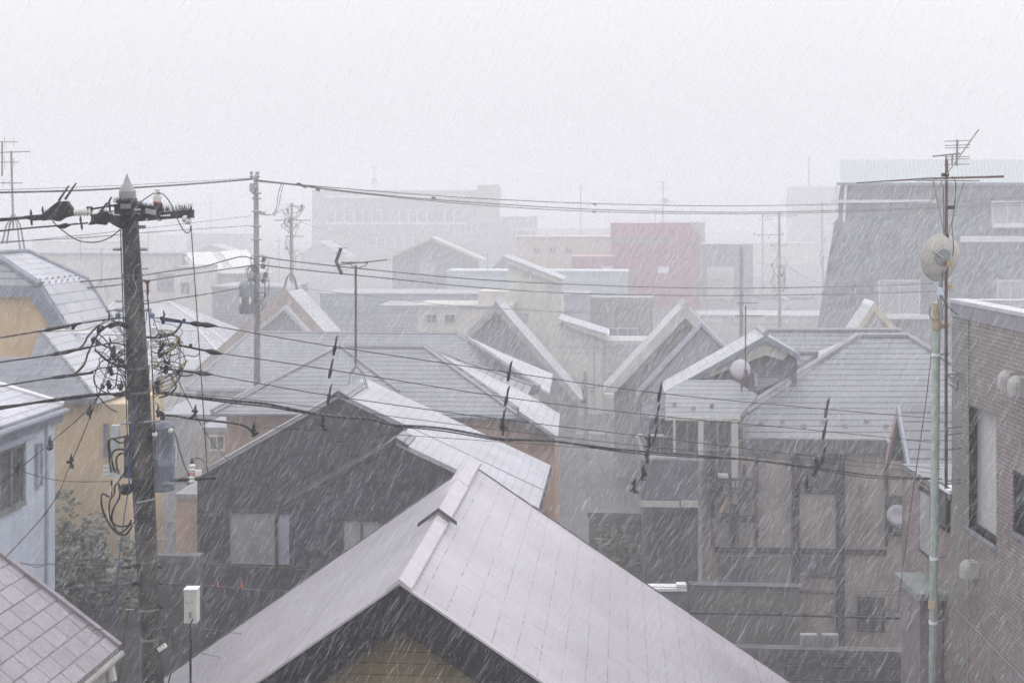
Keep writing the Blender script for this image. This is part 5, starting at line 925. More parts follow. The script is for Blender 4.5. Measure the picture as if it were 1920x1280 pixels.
# arrester stack on the right (hangs on the spiked arm by the transformer)
m = MB(); a_, b_ = Q(288, 908, .05), Q(405, 898, -.05); m.box(a_, b_ - a_, (0, .06, 0), (0, 0, .03)); sub('crossarm', black_trim, m); m = MB(); spikes(Q(325, 902, 0), Q(400, 897, -.02), 150, .05); tag(sub('bird_spikes', black_rubber, m), 'low spikes on the lower arm')
c = Q(360, 905, -.08); insul(c - Z_ * .0, .042, .23, 5); sub('red_band', red_band, MB().lathe(c + Z_ * .11, [(.044, 0), (.044, .014)], Z_, 14)); sub('arrester_block', ac_white, MB().cbox(Q(372, 886, -.08), .07, .07, .06)); sub('arrester_top', black_rubber, MB().lathe(c + Z_ * .23, [(.02, 0), (.024, .03), (.006, .07)], Z_, 10))
wir('jumper_wire', [(320, 808), (328, 812), (336, 840), (345, 870), (356, 895)], .007, d=-.05); wir('jumper_wire', [(360, 862), (370, 858), (385, 868), (390, 885)], .005, d=-.05)
wir('jumper_wire', [(358, 422), (366, 540), (374, 660), (382, 780), (388, 868)], .0065, d=-.14)
# street-level gear low on the pole
m = MB(); m.cbox(Q(304, 1213, -.1), .1, .06, .05, roll=-.6); sub('label_plate', ac_white, m)
m = MB()
for (x, y, s) in ((240, 1050, 1), (240, 1063, .8), (300, 1062, .7), (252, 1093, 1), (240, 1120, .8), (302, 1138, .7), (308, 1178, 1), (255, 1060, 1)): m.cbox(Q(x, y, -.12), .06 * s, .05, .04 * s, rnd.uniform(0, 2))
sub('wire_clamp', black_rubber, m)

def simple_pole(label, xt, yt, xb, yb, Y, rt, rb, cap=True, arms=(), tangle=(), mat=None, trans=None):
    bz = P(xb, HY, Y); bz.z = 0; root = thing('utility_pole', label, 'utility pole', bz, 'utility poles among the houses'); mat = mat or pole_grey
    MB().tube([bz, P(xb, yb, Y), P(xt, yt, Y)], [rb * 1.15, rb, rt], 14).build('pole', mat, root, smooth=True)
    if cap: MB().lathe(P(xt, yt, Y), [(rt, 0), (rt * .4, rt * 1.6), (.005, rt * 2.6)], Z_, 12).build('pole_cap', cone_mat, root)
    for (y, l, r_, tlt) in arms:
        xc = xt + (xb - xt) * (y - yt) / (yb - yt); m = MB(); a, b = P(xc - l, y + tlt, Y - rt - .05), P(xc + r_, y - tlt, Y - rt - .05); h = .07
        m.box(a, b - a, (0, .1, 0), (0, 0, h)); m.build('crossarm', steel, root)
        for k in range(3):
            q = a.lerp(b, .03 + .47 * k); MB().lathe(q + Z_ * (.07 if k != 1 else -.3), [(.05, 0), (.07, .05), (.04, .12), (.06, .18), (.02, .24)], Z_, 8).build('insulator', steel, root)
        if l > 15: MB().tube([a.lerp(b, .15), P(xc, y + l * .9, Y - rt)], .02, 4).build('arm_brace', steel, root)
    rn = random.Random(int(xt))
    for (y0, y1, w_, n) in tangle:
        for k in range(n):
            xc = xt + (xb - xt) * ((y0 + y1) / 2 - yt) / (yb - yt); s = rn.choice((-1, 1)); ya = rn.uniform(y0, y1); yc = ya + rn.uniform(8, (y1 - y0) * .5)
            w1 = w_ * rn.uniform(.25, 1); MB().tube(smooth([P(xc, ya, Y - rt), P(xc + s * w1 * .6, ya + rn.uniform(-4, 3), Y - rn.uniform(0, .4)), P(xc + s * w1, ya + rn.uniform(2, 12), Y - rn.uniform(0, .4)), P(xc + s * w1 * rn.uniform(.3, .9), yc + rn.uniform(0, 10), Y - rn.uniform(0, .4)), P(xc + s * w1 * rn.uniform(-.1, .4), yc + rn.uniform(8, 22), Y - rt)], 6), rn.choice((.008, .011, .02)) * far(Y) / 55, 4).build('jumper_wire', rn.choice((black_rubber, steel, grey_trim)), root, recalc=False)
        for k in range(n // 3): MB().cbox(P(xc + rn.uniform(-w_, w_) * .8, rn.uniform(y0, y1), Y - .25), .12 * Y / 48, .1, .16 * Y / 48, rn.uniform(0, 3), 0, .4).build('wire_clamp', black_rubber, root)
    if trans:
        (x, y, h, r_) = trans; MB().lathe(P(x, y, Y - .4), [(r_, 0), (r_ * 1.03, h * .9), (r_ * .7, h), (.02, h * 1.03)], Z_, 16).build('transformer', transformer_paint, root, smooth=True)
        for s in (-.5, .5): MB().lathe(P(x, y, Y - .4) + V((s * r_ * 1.3, -r_ * .9, h * .3)), [(.03, 0), (.05, .1), (.03, .25)], Z_, 8).build('insulator', porcelain, root)
    return root
p2 = simple_pole('tall grey pole with black wire tangle and transformer left of the brown gable', 480, 334, 482, 620, 48, .085, .11, arms=((337, 9, 4, 0),), tangle=((478, 560, 24, 26),), trans=(462, 588, 1.1, .25))
m = MB(); m.cbox(P(473, 352, 47.8), .16, .15, .3); m.cbox(P(492, 400, 47.8), .2, .1, .1); m.build('arrester', steel, p2)
for y in (362, 372, 396, 424, 449): MB().tube([P(472, y, 47.9), P(490, y, 47.9)], .03, 5).build('step_bolt', steel, p2)
simple_pole('hazy pole with transformer crown just right of the tall pole', 547, 380, 548, 600, 78, .11, .14, arms=((400, 16, 16, 2), (427, 10, 9, 0)), tangle=((384, 420, 24, 14), (440, 475, 16, 8)), cap=False)
simple_pole('plain bare pole without any crossarm behind the slim aerial', 1390, 463, 1390, 660, 60, .1, .11, cap=False, mat=mottled('plain_pole', (.13, .13, .135), .15, 2, .6, .2))
simple_pole('grey pole with three crossarms left of the slate mansard block', 1461, 398, 1462, 620, 86, .12, .16, arms=((406, 33, 33, 0), (441, 48, 8, 0), (461, 16, 16, 0)), tangle=((480, 560, 20, 12),), cap=False)
simple_pole('faint pole behind the three-armed pole', 1430, 405, 1430, 600, 130, .13, .17, arms=((412, 8, 20, 0),), cap=False)
simple_pole('faint pole with two arms right beside the mansard slope', 1541, 380, 1544, 600, 125, .14, .18, arms=((386, 30, 12, 0), (412, 25, 22, 0), (436, 12, 12, 0)), tangle=((450, 500, 14, 6),), cap=False)
simple_pole('faint far pole rising beside the foggy annex', 959, 412, 960, 520, 180, .16, .2, arms=((415, 18, 8, 0), (422, 22, 5, 0)), cap=False)
simple_pole('short pole with one braced arm in the gap between the steep gables', 1098, 697, 1099, 900, 56, .1, .12, arms=((727, 2, 26, 0),), tangle=((700, 760, 10, 4),), cap=False)
simple_pole('ghostly far pole above the crimson block', 1158, 402, 1158, 450, 230, .16, .2, arms=((403, 18, 18, 0),), cap=False)

# aerials on the roofs behind
for (px, yt, yb, Y, arms, r, dish, lb) in (
    (545, 410, 535, 61.5, [(413, 32, 38, 5, .4, 0), (443, 10, 24, 3, .4, 0)], .045, None, 'rusty crossed aerial on the brown gable ridge'),
    (523, 447, 540, 85, [(452, 6, 6, 2, .4, 0)], .03, None, 'thin small aerial just left of the rusty crossed one'),
    (395, 365, 458, 150, [(366, 8, 8, 2, .5, 0), (382, 14, 14, 3, .5, 0)], .06, None, 'faint tall aerial above the white skylights'),
    (1089, 349, 442, 121, [(352, 4, 8, 3, .5, 0)], .07, None, 'single tall pale mast above the beige fascia'),
    (1243, 340, 418, 113, [(341, 9, 7, 3, .6, 0), (353, 12, 12, 3, .6, 0), (378, 8, 22, 2, .4, 0)], .06, (377, .42, 5), 'hazy aerial with a round dish on the crimson block'),
    (1228, 391, 418, 113, [(392, 8, 14, 3, .4, 0)], .05, None, 'low short aerial at the left of the crimson roof'),
    (914, 470, 548, 88, [(470, 28, 30, 4, .4, 0)], .035, None, 'T-shaped aerial over the pale blue shed'),
    (945, 412, 475, 120, [(413, 10, 2, 2, .4, 0)], .04, None, 'thin bare mast left of the lean-to roof tip'),
    (1210, 519, 556, 86, [(519, 14, 14, 3, .4, 0)], .03, None, 'small aerial on the olive flat box'),
    (190, 465, 550, 60, [(467, 44, 34, 6, .4, 0)], .025, None, 'wide yagi aerial just left of the utility pole top'),
    (278, 434, 512, 88, [(434, 10, 32, 4, .4, 0), (437, 12, 20, 2, .3, 0)], .035, None, 'hazy aerial with braces right of the utility pole'),
    (151, 444, 489, 60, [(446, 2, 20, 3, .3, 0), (487, 22, 18, 2, .3, 0)], .02, None, 'short aerial stub left of the wide yagi'),
    (4, 265, 330, 38, [(266, 4, 30, 2, .3, 0), (304, 4, 30, 2, .3, 0), (343, 4, 20, 2, .2, 0)], .025, None, 'cropped aerial in the upper left corner'),
    (1183, 470, 480, 112, [(470, 3, 3, 2, .3, 0)], .03, None, 'stubby aerial on the red wing'),
    (1128, 675, 735, 55, [(676, 3, 3, 2, .2, 0)], .015, None, 'thin rod at the left eave of the steep cream-boarded gable')):
    mast('roof_antenna', lb, px, yt, yb, Y, arms, r, grey_trim if Y > 90 else (rust if px in (545,) else steel), legs=.5 if px in (545, 190, 278) else 0, dish=dish)
# the cropped aerial stands on the yellow house ridge
# ================================================================ CABLES
def X1(px, p0=(kx(288, Y1), Y1), p1=(kx(1750, 24.9), 24.9)):
    s = (px - CX) / F; t = (s * p0[1] - p0[0]) / ((p1[0] - p0[0]) - s * (p1[1] - p0[1])); return p0[1] + (p1[1] - p0[1]) * t
def street(pts): return [(x, y, X1(x)) for x, y in pts]
lowc = [('upper of the three spacer cables crossing right from the big pole', [(284, 594), (340, 603), (400, 611), (628, 650), (955, 698), (1237, 737), (1550, 767), (1765, 785)], (628, 955, 1237, 1550)),
        ('middle of the three spacer cables crossing right from the big pole', [(300, 645), (345, 650), (400, 660), (620, 693), (950, 745), (1232, 779), (1546, 808), (1765, 831)], (620, 949, 1232, 1546)),
        ('lowest of the three spacer cables crossing right from the big pole', [(300, 688), (345, 695), (400, 703), (617, 741), (943, 786), (1228, 820), (1543, 857), (1765, 879)], (617, 943, 1228, 1543))]
for lb, pts, sp in lowc:
    c = cable(lb, street(pts), .0062, group='spaced street cables'); q = smooth([P(*p) for p in street(pts)], 12)
    for x in sp:
        p = min(q, key=lambda v: abs(CX + F * v.x / v.y - x)); s = p.y / 26
        MB().tube([p + V((.06, 0, .22)) * s, p + V((.03, 0, .16)) * s, p + V((.01, 0, .04)) * s, p, p + V((-.01, 0, -.05)) * s, p + V((-.03, 0, -.16)) * s], [.006 * s, .022 * s, .018 * s, .036 * s, .032 * s, .024 * s], 8).build('spacer', black_rubber, c)
    x0 = 395 if 'middle' in lb else (388 if 'upper' in lb else 382); p = min(q, key=lambda v: abs(CX + F * v.x / v.y - x0)); d = (q[20] - q[12]).normalized()
    for o_ in ((0, -.12) if 'upper' in lb else (0,)): MB().tube([p + d * (-.12 + o_), p + d * (-.06 + o_), p + d * (-.02 + o_), p + d * (.03 + o_), p + d * (.13 + o_)], [.01, .028, .036, .03, .008], 10).build('splice_sleeve', black_rubber, c)
    MB().tube([p + d * -.55, p + d * -.12], .014, 6).build('sheath', blue_wire if 'upper' in lb else black_rubber, c); MB().cbox(p + d * -.3 + Z_ * .03, .035, .03, .03).build('clip', black_rubber, c)
bun = [(292, 735), (350, 742), (400, 747), (450, 752), (500, 757), (570, 771), (630, 781), (690, 785), (740, 796), (790, 799), (840, 804), (900, 815), (940, 822), (1040, 827), (1170, 843), (1290, 852), (1420, 863), (1560, 880), (1640, 891), (1765, 897)]
cb = cable('thick lashed black bundle sagging across the picture from the big pole', street(bun), .016, mottled('lashed_bundle', (.025, .025, .027), .3, 30, .5, 0), group='spaced street cables')
q = smooth([P(*p) for p in street(bun)], 60)
MB().tube([p + V((0, math.cos(i * .55), math.sin(i * .55))) * .018 for i, p in enumerate(q)], .003, 4).build('lashing_wire', steel, cb)
cable('second slimmer cable riding along the lashed bundle', [(x, y + 3 + 2 * math.sin(x / 60), Y + .03) for x, y, Y in street(bun)], .010, group='spaced street cables')
cable('thin messenger wire straight above the lashed bundle', street([(296, 733), (500, 752), (740, 781), (940, 806), (1170, 832), (1420, 856), (1765, 888)]), .0045, group='spaced street cables')
cable('short thick cable drooping to a clamp at the charcoal gable', street([(297, 777), (330, 780), (370, 786), (420, 791), (455, 797), (470, 806), (475, 815)]), .014, group='spaced street cables')
cable('hair-thin wire crossing the charcoal gable below the bundle', street([(475, 800), (700, 812), (940, 828), (1250, 850)]), .004, group='spaced street cables')
for (x, y, lb) in ((476, 808, 'black clip at the droop end above the charcoal eave'), (606, 795, 'small black tag below the lowest cable near the gable'), (943, 806, 'black hanger clip on the bundle in the centre'), (1217, 830, 'upper black clamp on the bundle beside the dark balcony'), (1214, 858, 'lower black clamp under the bundle beside the dark balcony'), (1205, 888, 'black clip dangling left of the dark balcony'), (1190, 912, 'lowest black clip dangling left of the dark balcony'),
        (1530, 870, 'upper clip under the bundle on the timbered front'), (1528, 886, 'middle clip under the bundle on the timbered front'), (1513, 907, 'lower clip on the timbered front'), (1496, 921, 'lowest clip on the timbered front'), (366, 776, 'spiky clip on the diagonal wire right of the pole'), (169, 775, 'upper clip on the steep guy wire left of the pole'), (133, 868, 'lower clip on the steep guy wire left of the pole'), (93, 833, 'clip on the long guy wire over the blue wall'), (34, 880, 'clip dangling before the blue house window')):
    Yc = X1(x) if x > 280 else 16.2; s = Yc / 20; c = P(x, y, Yc - .02); m = MB(); rn = random.Random(x + y)
    m.tube([c + V((.01, 0, .14)) * s, c + V((0, 0, .08)) * s, c + V((0, 0, -.08)) * s], [.004 * s, .024 * s, .016 * s], 6)
    for k in range(5): m.cbox(c + V((rn.uniform(-.045, .045), rn.uniform(-.02, .02), rn.uniform(-.08, .07))) * s, .05 * s, .04 * s, .022 * s, rn.uniform(0, 3), rn.uniform(-.5, .5), rn.uniform(-1, 1))
    o = m.build('cable_clip', black_rubber, None, origin=c); tag(o, lb, 'cable clip', 'cable clips on the street wires')
cable('curving wire joining the clips beside the dark balcony', street([(1217, 845), (1210, 870), (1204, 890), (1190, 915)]), .007, group='drop wires')
cable('pale drop wire curving down in the misty gap', street([(1118, 845), (1128, 880), (1145, 905), (1170, 920)]), .004, coping_mat, group='drop wires')
cable('pale drop wire slanting over the timbered front', [(1392, 862, 27), (1440, 950, 28), (1480, 1025, 28.5), (1540, 1115, 29), (1600, 1190, 29.5), (1655, 1245, 30)], .006, coping_mat, group='drop wires')
# big pole, wires running left
LW = [('uppermost black cable leaving left at the spiked arm', [(-60, 411, 14.6), (10, 410, 15.2), (60, 405, 16)], .011), ('second black cable doubled just under the uppermost one', [(-60, 418, 14.6), (0, 414, 15.1), (60, 408, 16)], .010), ('third black cable leaving left below the spiked arm', [(-60, 440, 14.6), (0, 433, 15.1), (60, 427, 15.8), (110, 423, 16.2), (165, 418, 16.4)], .010),
      ('upper left service cable over the yellow wall', [(-60, 642, 14.4), (0, 633, 15), (90, 618, 15.7), (140, 608, 16), (205, 598, 16.3), (236, 596, 16.4)], .009), ('middle left service cable over the grey roof', [(-60, 690, 14.4), (0, 679, 15), (90, 666, 15.7), (160, 652, 16.1), (212, 643, 16.3), (236, 648, 16.4)], .009), ('lower left service cable over the grey roof', [(-60, 735, 14.4), (0, 724, 15), (100, 708, 15.8), (160, 700, 16.1), (190, 690, 16.2), (236, 685, 16.4)], .009),
      ('doubled thick bundle leaving left above the blue house', [(-60, 778, 14.4), (0, 766, 15), (100, 749, 15.8), (180, 739, 16.2), (225, 738, 16.4), (238, 731, 16.4)], .015), ('slimmer twin of the bundle above the blue house', [(-60, 772, 14.4), (0, 762, 15), (100, 752, 15.8), (180, 742, 16.2), (236, 735, 16.4)], .009)]
for lb, pts, r in LW:
    c = cable(lb, pts, r, group='cables leaving the big pole to the left')
    if 'service' in lb:
        q = smooth([P(*p) for p in pts], 12); k = {'u': 92, 'm': 100, 'l': 108}[lb[0]]; p = min(q, key=lambda v: abs(CX + F * v.x / v.y - k)); i = q.index(p); d = (q[i + 3] - p).normalized()
        MB().tube([p - d * .08, p, p + d * .06, p + d * .5], [.008, .022, .022, .014], 8).build('splice_sleeve', black_rubber, c)
GW = [('steep guy wire from the pole over the yellow wall', [(212, 650, 16.3), (184, 742, 16.2), (133, 868, 16), (94, 950, 15.8), (10, 1045, 15.4)], .006), ('long guy wire slanting over the blue house', [(215, 640, 16.3), (182, 745, 16.2), (92, 832, 15.9), (34, 880, 15.6), (-40, 940, 15.2)], .006), ('diagonal wire down right of the pole to the charcoal eave', [(300, 640, 16.5), (330, 705, 17), (366, 776, 18), (400, 832, 20), (432, 868, 23)], .006),
      ('thin blue wire arching left to the blue house', [(205, 902, 16.3), (130, 902, 16), (70, 892, 15.8), (-30, 858, 15.3)], .004), ('short loose tail with sleeves left of the pole', [(184, 742, 16.2), (192, 752, 16.2), (203, 763, 16.2), (220, 773, 16.2)], .008)]
for lb, pts, r in GW: cable(lb, pts, r, group='guy and drop wires at the big pole')
# street-level wires at the bottom left
BW = [('thin wavy wire low over the alley left of the pole', [(0, 1056, 24), (100, 1058, 21), (155, 1050, 18.5), (240, 1048, 16.4)], .005), ('looping loose wire under the wavy one', [(10, 1063, 24), (40, 1054, 23), (70, 1063, 22), (92, 1055, 21), (115, 1063, 20), (150, 1058, 19), (200, 1060, 17.6), (255, 1066, 16.4)], .005),
      ('thick low bundle running left behind the near slates', [(60, 1112, 26), (120, 1104, 22.5), (180, 1100, 19.5), (215, 1096, 17.8), (262, 1094, 16.4)], .016), ('thick low bundle running right toward the near roof', [(300, 1094, 16.5), (350, 1095, 18.6), (400, 1098, 21), (450, 1102, 24), (520, 1107, 28.2), (700, 1112, 31)], .014),
      ('thin wire just above the right low bundle', [(300, 1052, 16.5), (400, 1056, 21), (520, 1064, 27), (700, 1075, 31)], .005), ('thin wire left under the low bundle', [(90, 1143, 25), (200, 1142, 19), (262, 1140, 16.4)], .006), ('lowest thin wire left of the pole', [(120, 1180, 25), (200, 1178, 19.5), (266, 1170, 16.4)], .006),
      ('thin wire right at knee height of the pole', [(305, 1172, 16.5), (345, 1173, 18), (400, 1180, 23), (500, 1195, 29)], .006), ('slack wire from the pole to the near roof edge', [(300, 1150, 16.5), (320, 1190, 17.4), (345, 1215, 19), (430, 1235, 27)], .005), ('steep stay falling beside the white cabinet', [(362, 1160, 16.9), (350, 1185, 16.8), (322, 1255, 16.5), (312, 1300, 16.4)], .010),
      ('coiled slack wires under the orange tags', [(402, 1098, 21), (404, 1120, 21), (414, 1127, 21.3), (424, 1118, 21.6), (420, 1102, 21.8)], .005), ('second slack coil under the orange tags', [(426, 1101, 22.4), (422, 1128, 22.4), (426, 1136, 22.4), (431, 1122, 22.6), (428, 1102, 22.6)], .005)]
for lb, pts, r in BW: cable(lb, pts, r, group='low street wires')
for (x, y, lb, s) in ((408, 1089, 'small orange tag on the low bundle', .7), (453, 1090, 'larger forked orange tag on the low bundle', 1)):
    c = P(x, y + 6, 21.3 if x < 430 else 24.1); m = MB(); m.tube([c + V((0, 0, .08)) * s, c, c + V((-.02, 0, -.045)) * s], [.006, .012, .006], 6); m.tube([c, c + V((.035, 0, -.06)) * s], [.01, .006], 6); tag(m.build('orange_tag', orange_mark, None, origin=c), lb, 'cable tag')
c = P(357, 1170, 17); cbx = thing('street_cabinet', 'upright off-white cabinet box right of the big pole at the low wires', 'cabinet', V((c.x, c.y, 0)))
MB().box(P(345, 1168, 17), (P(369, 0, 17).x - P(345, 0, 17).x, 0, 0), (0, .16, 0), (0, 0, .40)).build('box', ac_white, cbx); MB().box(P(345, 1106, 17) + V((-.006, -.01, 0)), (.17, 0, 0), (0, .18, 0), (0, 0, .012)).build('lid', white_trim, cbx); MB().tube([V((c.x, c.y + .05, 0)), c], .014, 8).build('stand', black_trim, cbx)
m = MB(); m.box(P(347, 1128, 16.99), (.11, 0, 0), (0, .01, 0), (0, 0, .004)); m.cbox(P(357, 1152, 16.99), .03, .012, .08); m.build('door_seam', mottled('seam_grey', (.3, .3, .29), .1, 5, .5, 0), cbx)
RWs = [('thick low bundle crossing the timbered front at the bottom right', [(1240, 1147, 30), (1400, 1150, 31), (1560, 1155, 32), (1760, 1160, 31)], .032), ('thin straight wire above the bottom right bundle', [(1200, 1099, 30), (1400, 1104, 31), (1600, 1107, 31), (1760, 1108, 31)], .008), ('second thin wire above the bottom right bundle', [(1290, 1103, 30), (1500, 1112, 31), (1760, 1116, 31)], .007),
       ('looping lashing over the bottom right bundle', sum([[(1300 + k * 44, 1149, 31), (1318 + k * 44, 1141, 31), (1334 + k * 44, 1150, 31)] for k in range(9)], []), .008), ('lower thin cable near the bottom right corner', [(1400, 1246, 30), (1560, 1249, 31), (1790, 1252, 31)], .014), ('lowest cable near the bottom right corner', [(1420, 1272, 30), (1600, 1276, 31), (1790, 1278, 31)], .018), ('hair-thin wire above the bottom right cables', [(1400, 1241, 30), (1600, 1243, 31), (1790, 1245, 31)], .006)]
for lb, pts, r in RWs: cable(lb, pts, r, group='low street wires')
# tall pole, long spans
TW = [('thick upper span from the left edge to the tall pole', [(-80, 363, 34), (0, 361, 36), (150, 357, 40), (300, 349, 44), (400, 342, 47), (472, 336, 48)], 0.0289), ('thin wire along the thick upper span', [(-80, 357, 34), (0, 356, 36), (150, 351, 40), (300, 344, 44), (472, 334, 48)], 0.0085),
      ('uppermost span from the tall pole over the red building', [(484, 338, 48), (560, 346, 49), (700, 358, 50), (880, 371, 52), (1120, 382, 54), (1360, 386, 55), (1560, 383, 56), (1740, 378, 57), (1960, 368, 58)], 0.0187), ('middle upper span from the tall pole', [(484, 339, 48), (560, 347, 49), (700, 364, 50), (880, 379, 52), (1120, 393, 54), (1360, 398, 55), (1560, 395, 56), (1740, 389, 57), (1960, 377, 58)], 0.0204), ('lower upper span from the tall pole', [(484, 340, 48), (560, 348, 49), (640, 359, 50), (880, 383, 52), (1120, 397, 54), (1360, 401, 55), (1560, 398, 56), (1960, 383, 58)], 0.0170),
      ('upper thick lower span from the tall pole to the right', [(484, 480, 48), (560, 491, 49), (700, 506, 50), (900, 524, 52), (1100, 534, 54), (1320, 540, 55), (1540, 538, 56), (1790, 530, 57)], 0.0255), ('lower thick lower span from the tall pole to the right', [(484, 496, 48), (560, 505, 49), (700, 519, 50), (900, 539, 52), (1080, 550, 54), (1320, 554, 55), (1540, 552, 56), (1790, 545, 57)], 0.0255),
      ('arched cable left of the tall pole over the white skylights', [(150, 528, 38.4), (240, 520, 40), (320, 508, 43), (380, 500, 45), (420, 489, 46), (455, 481, 47), (476, 486, 48)], 0.0221), ('second cable left of the tall pole under the skylights', [(150, 541, 38.4), (240, 532, 40), (330, 518, 43), (400, 508, 46), (476, 497, 48)], 0.0204), ('third cable left of the tall pole above the shingled house', [(200, 584, 38), (270, 570, 40), (330, 560, 43), (400, 549, 46), (476, 535, 48)], 0.0221),
      ('thin wire left of the tall pole at chimney height', [(-60, 456, 28), (150, 446, 36), (300, 434, 42), (472, 423, 48)], 0.0102), ('thin wire fanning left from the tall pole top', [(-60, 462, 28), (200, 436, 40), (472, 405, 48)], 0.0085), ('sloping wire below the second pole transformer', [(560, 540, 60), (700, 556, 58), (840, 572, 56), (1000, 582, 55), (1100, 585, 56)], 0.0119),
      ('pair of drop wires at the tall pole crown, left one', [(528, 344, 49), (522, 362, 49), (519, 385, 49), (512, 404, 49)], 0.0136), ('pair of drop wires at the tall pole crown, right one', [(532, 345, 49), (527, 362, 49), (522, 388, 49), (514, 406, 49)], 0.0119), ('curved wire from the hazy pole to the tall pole', [(487, 400, 48.5), (505, 403, 55), (525, 396, 66), (545, 385, 77)], 0.0255),
      ('faint wire bundle slanting right from the hazy pole', [(560, 415, 78), (620, 435, 78), (700, 455, 80), (760, 480, 85)], 0.0153), ('faint wire low in the steep gable gap, upper', [(1036, 650, 60), (1120, 652, 60), (1180, 652, 60)], 0.0119), ('faint wire low in the steep gable gap, lower', [(1045, 662, 60), (1165, 663, 60)], 0.0119),
      ('faint wire from the three-armed pole to the mansard corner', [(1470, 495, 86), (1510, 520, 90), (1535, 530, 95)], 0.0255), ('faint level wire by the three-armed pole', [(1400, 578, 84), (1470, 580, 86), (1530, 575, 90)], 0.0187), ('faint long wire over the beige fascia', [(940, 414, 180), (1100, 412, 200), (1300, 413, 200), (1460, 410, 180)], 0.0255), ('thin wire crossing the olive flat box', [(960, 577, 62), (1060, 586, 62), (1160, 587, 62)], 0.0102)]
for lb, pts, r in TW: cable(lb, pts, r, group='long spans at the tall pole', sides=5)
for (x, y, lb) in ((561, 345, 'first small clamp right of the tall pole, where the upper spans join'), (571, 350, 'second small clamp right of the tall pole on the joined spans'), (596, 356, 'third small clamp right of the tall pole on the joined spans'), (813, 371, 'tiny clamp on the upper span above the mauve gable'),
        (1115, 383, 'tiny clamp on the uppermost span over the beige fascia'), (1114, 397, 'tiny clamp on the lower span over the beige fascia')):
    c = P(x, y, 49 + (x - 560) * .009); tag(MB().cbox(c, .16, .08, .07, 0, .2, .3).build('cable_clamp', black_rubber, None, origin=c), lb, 'cable clamp', 'clamps on the long upper spans')
# ================================================================ SLEET AND FOG
rng = np.random.default_rng(5)
n = 1450000
Yv = (rng.random(n) ** .7) * 45 + 5
Xv = (rng.random(n) * 2 - 1) * (Yv * .42 + 2.5)
Zv = H + (rng.random(n) * (Yv * .60 + 3) - (Yv * .40 + 1.5))
gust = .5 + .25 * np.sin(Xv * .9 + Zv * .5 + 1.3 * np.sin(Yv * .35)) + .25 * np.sin(Xv * .33 - Zv * .8 + Yv * .27 + 2)
mist_veil = np.arange(n) >= 900000          # added oversized streaks that veil the middle distance like mist
Yv = np.where(mist_veil, 34 + 46 * rng.random(n), Yv); Xv = np.where(mist_veil, (rng.random(n) * 2 - 1) * (Yv * .42 + 2.5), Xv); Zv = np.where(mist_veil, rng.random(n) * 16, Zv)
big = mist_veil
ok = (Zv > .5) & (Zv < 22) & (rng.random(n) < .25 + .75 * gust) & (rng.random(n) < np.clip(1.1 - (Zv - 11.5) * .25, .12, 1)); Xv, Yv, Zv, big = Xv[ok], Yv[ok], Zv[ok], big[ok]; n = len(Xv)
ln = (.04 + .24 * rng.random(n) ** 2.2) * (.8 + .012 * Yv)
tx = .54 + rng.normal(0, .15, n) + .08 * np.sin(Xv * .3 + Yv * .2); ty = rng.normal(0, .12, n)
D = np.stack([tx, ty, np.ones(n)], 1); D /= np.linalg.norm(D, axis=1)[:, None]
rad = (.0014 + .0022 * rng.random(n) ** 4) * (.7 + .012 * Yv)
rad = np.where(big, .0052, rad); ln = np.where(big, .22, ln)
C = np.stack([Xv, Yv, Zv], 1); e1 = np.cross(D, [0, 1, 0.]); e1 /= np.linalg.norm(e1, axis=1)[:, None]; e2 = np.cross(D, e1)
vs = np.empty((n, 5, 3)); vs[:, 0] = C - D * ln[:, None] / 2; vs[:, 4] = C + D * ln[:, None] / 2
for k in range(3): a = 2 * math.pi * k / 3; vs[:, 1 + k] = C + (e1 * math.cos(a) + e2 * math.sin(a)) * rad[:, None]
fc = np.array([[0, 2, 1], [0, 3, 2], [0, 1, 3], [4, 1, 2], [4, 2, 3], [4, 3, 1]])
fs = (fc[None] + 5 * np.arange(n)[:, None, None]).reshape(-1)
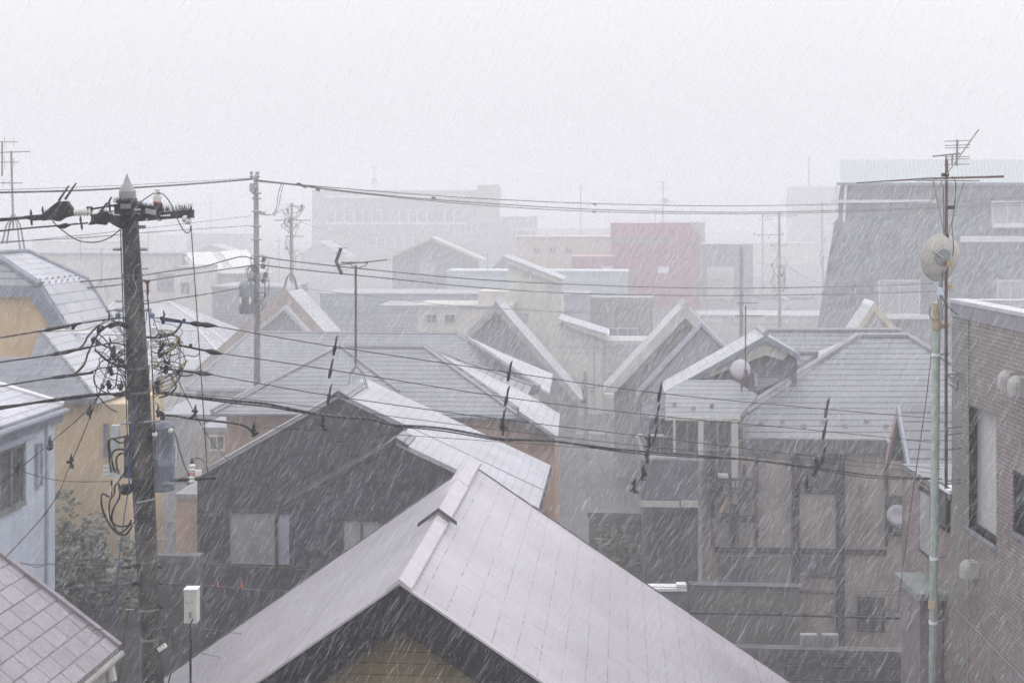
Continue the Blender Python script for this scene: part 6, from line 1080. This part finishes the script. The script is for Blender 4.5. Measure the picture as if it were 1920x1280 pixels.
me = bpy.data.meshes.new('sleet'); me.vertices.add(n * 5); me.vertices.foreach_set('co', vs.reshape(-1)); me.loops.add(n * 18); me.loops.foreach_set('vertex_index', fs.astype(np.int32)); me.polygons.add(n * 6)
me.polygons.foreach_set('loop_start', np.arange(0, n * 18, 3, dtype=np.int32)); me.update(calc_edges=True)
ms = bpy.data.materials.new('falling_sleet'); ms.use_nodes = True; nt = ms.node_tree; nt.nodes.clear()
o_ = N(nt, 'ShaderNodeOutputMaterial'); df = N(nt, 'ShaderNodeBsdfDiffuse'); tl = N(nt, 'ShaderNodeBsdfTranslucent'); mxs = N(nt, 'ShaderNodeMixShader')
df.inputs[0].default_value = (.94, .96, 1, 1); tl.inputs[0].default_value = (.94, .96, 1, 1); nt.links.new(df.outputs[0], mxs.inputs[1]); nt.links.new(tl.outputs[0], mxs.inputs[2]); tr_ = N(nt, 'ShaderNodeBsdfTransparent'); mx2 = N(nt, 'ShaderNodeMixShader'); mx2.inputs[0].default_value = .155; nt.links.new(tr_.outputs[0], mx2.inputs[1]); nt.links.new(mxs.outputs[0], mx2.inputs[2]); nt.links.new(mx2.outputs[0], o_.inputs[0])
S.cycles.transparent_max_bounces = 32
me.materials.append(ms); so_ = bpy.data.objects.new('sleet', me); COL.objects.link(so_); tag(so_, 'wind-driven sleet falling everywhere over the roofs, with added streaks as a mist veil', 'sleet', kind='stuff')
HAZE = .0038
hz = MB().box((-1200, -60, -1.3), (2400, 0, 0), (0, 1290, 0), (0, 0, 37.5)); mh = bpy.data.materials.new('haze_volume'); mh.use_nodes = True; nt = mh.node_tree; nt.nodes.clear()
o_ = N(nt, 'ShaderNodeOutputMaterial'); pv = N(nt, 'ShaderNodeVolumePrincipled'); pv.inputs['Color'].default_value = (.955, .957, .98, 1); pv.inputs['Density'].default_value = HAZE; pv.inputs['Anisotropy'].default_value = 0
nt.links.new(pv.outputs[0], o_.inputs['Volume'])
ho = hz.build('haze', mh, None); tag(ho, 'white winter fog between the houses', 'fog', kind='stuff')
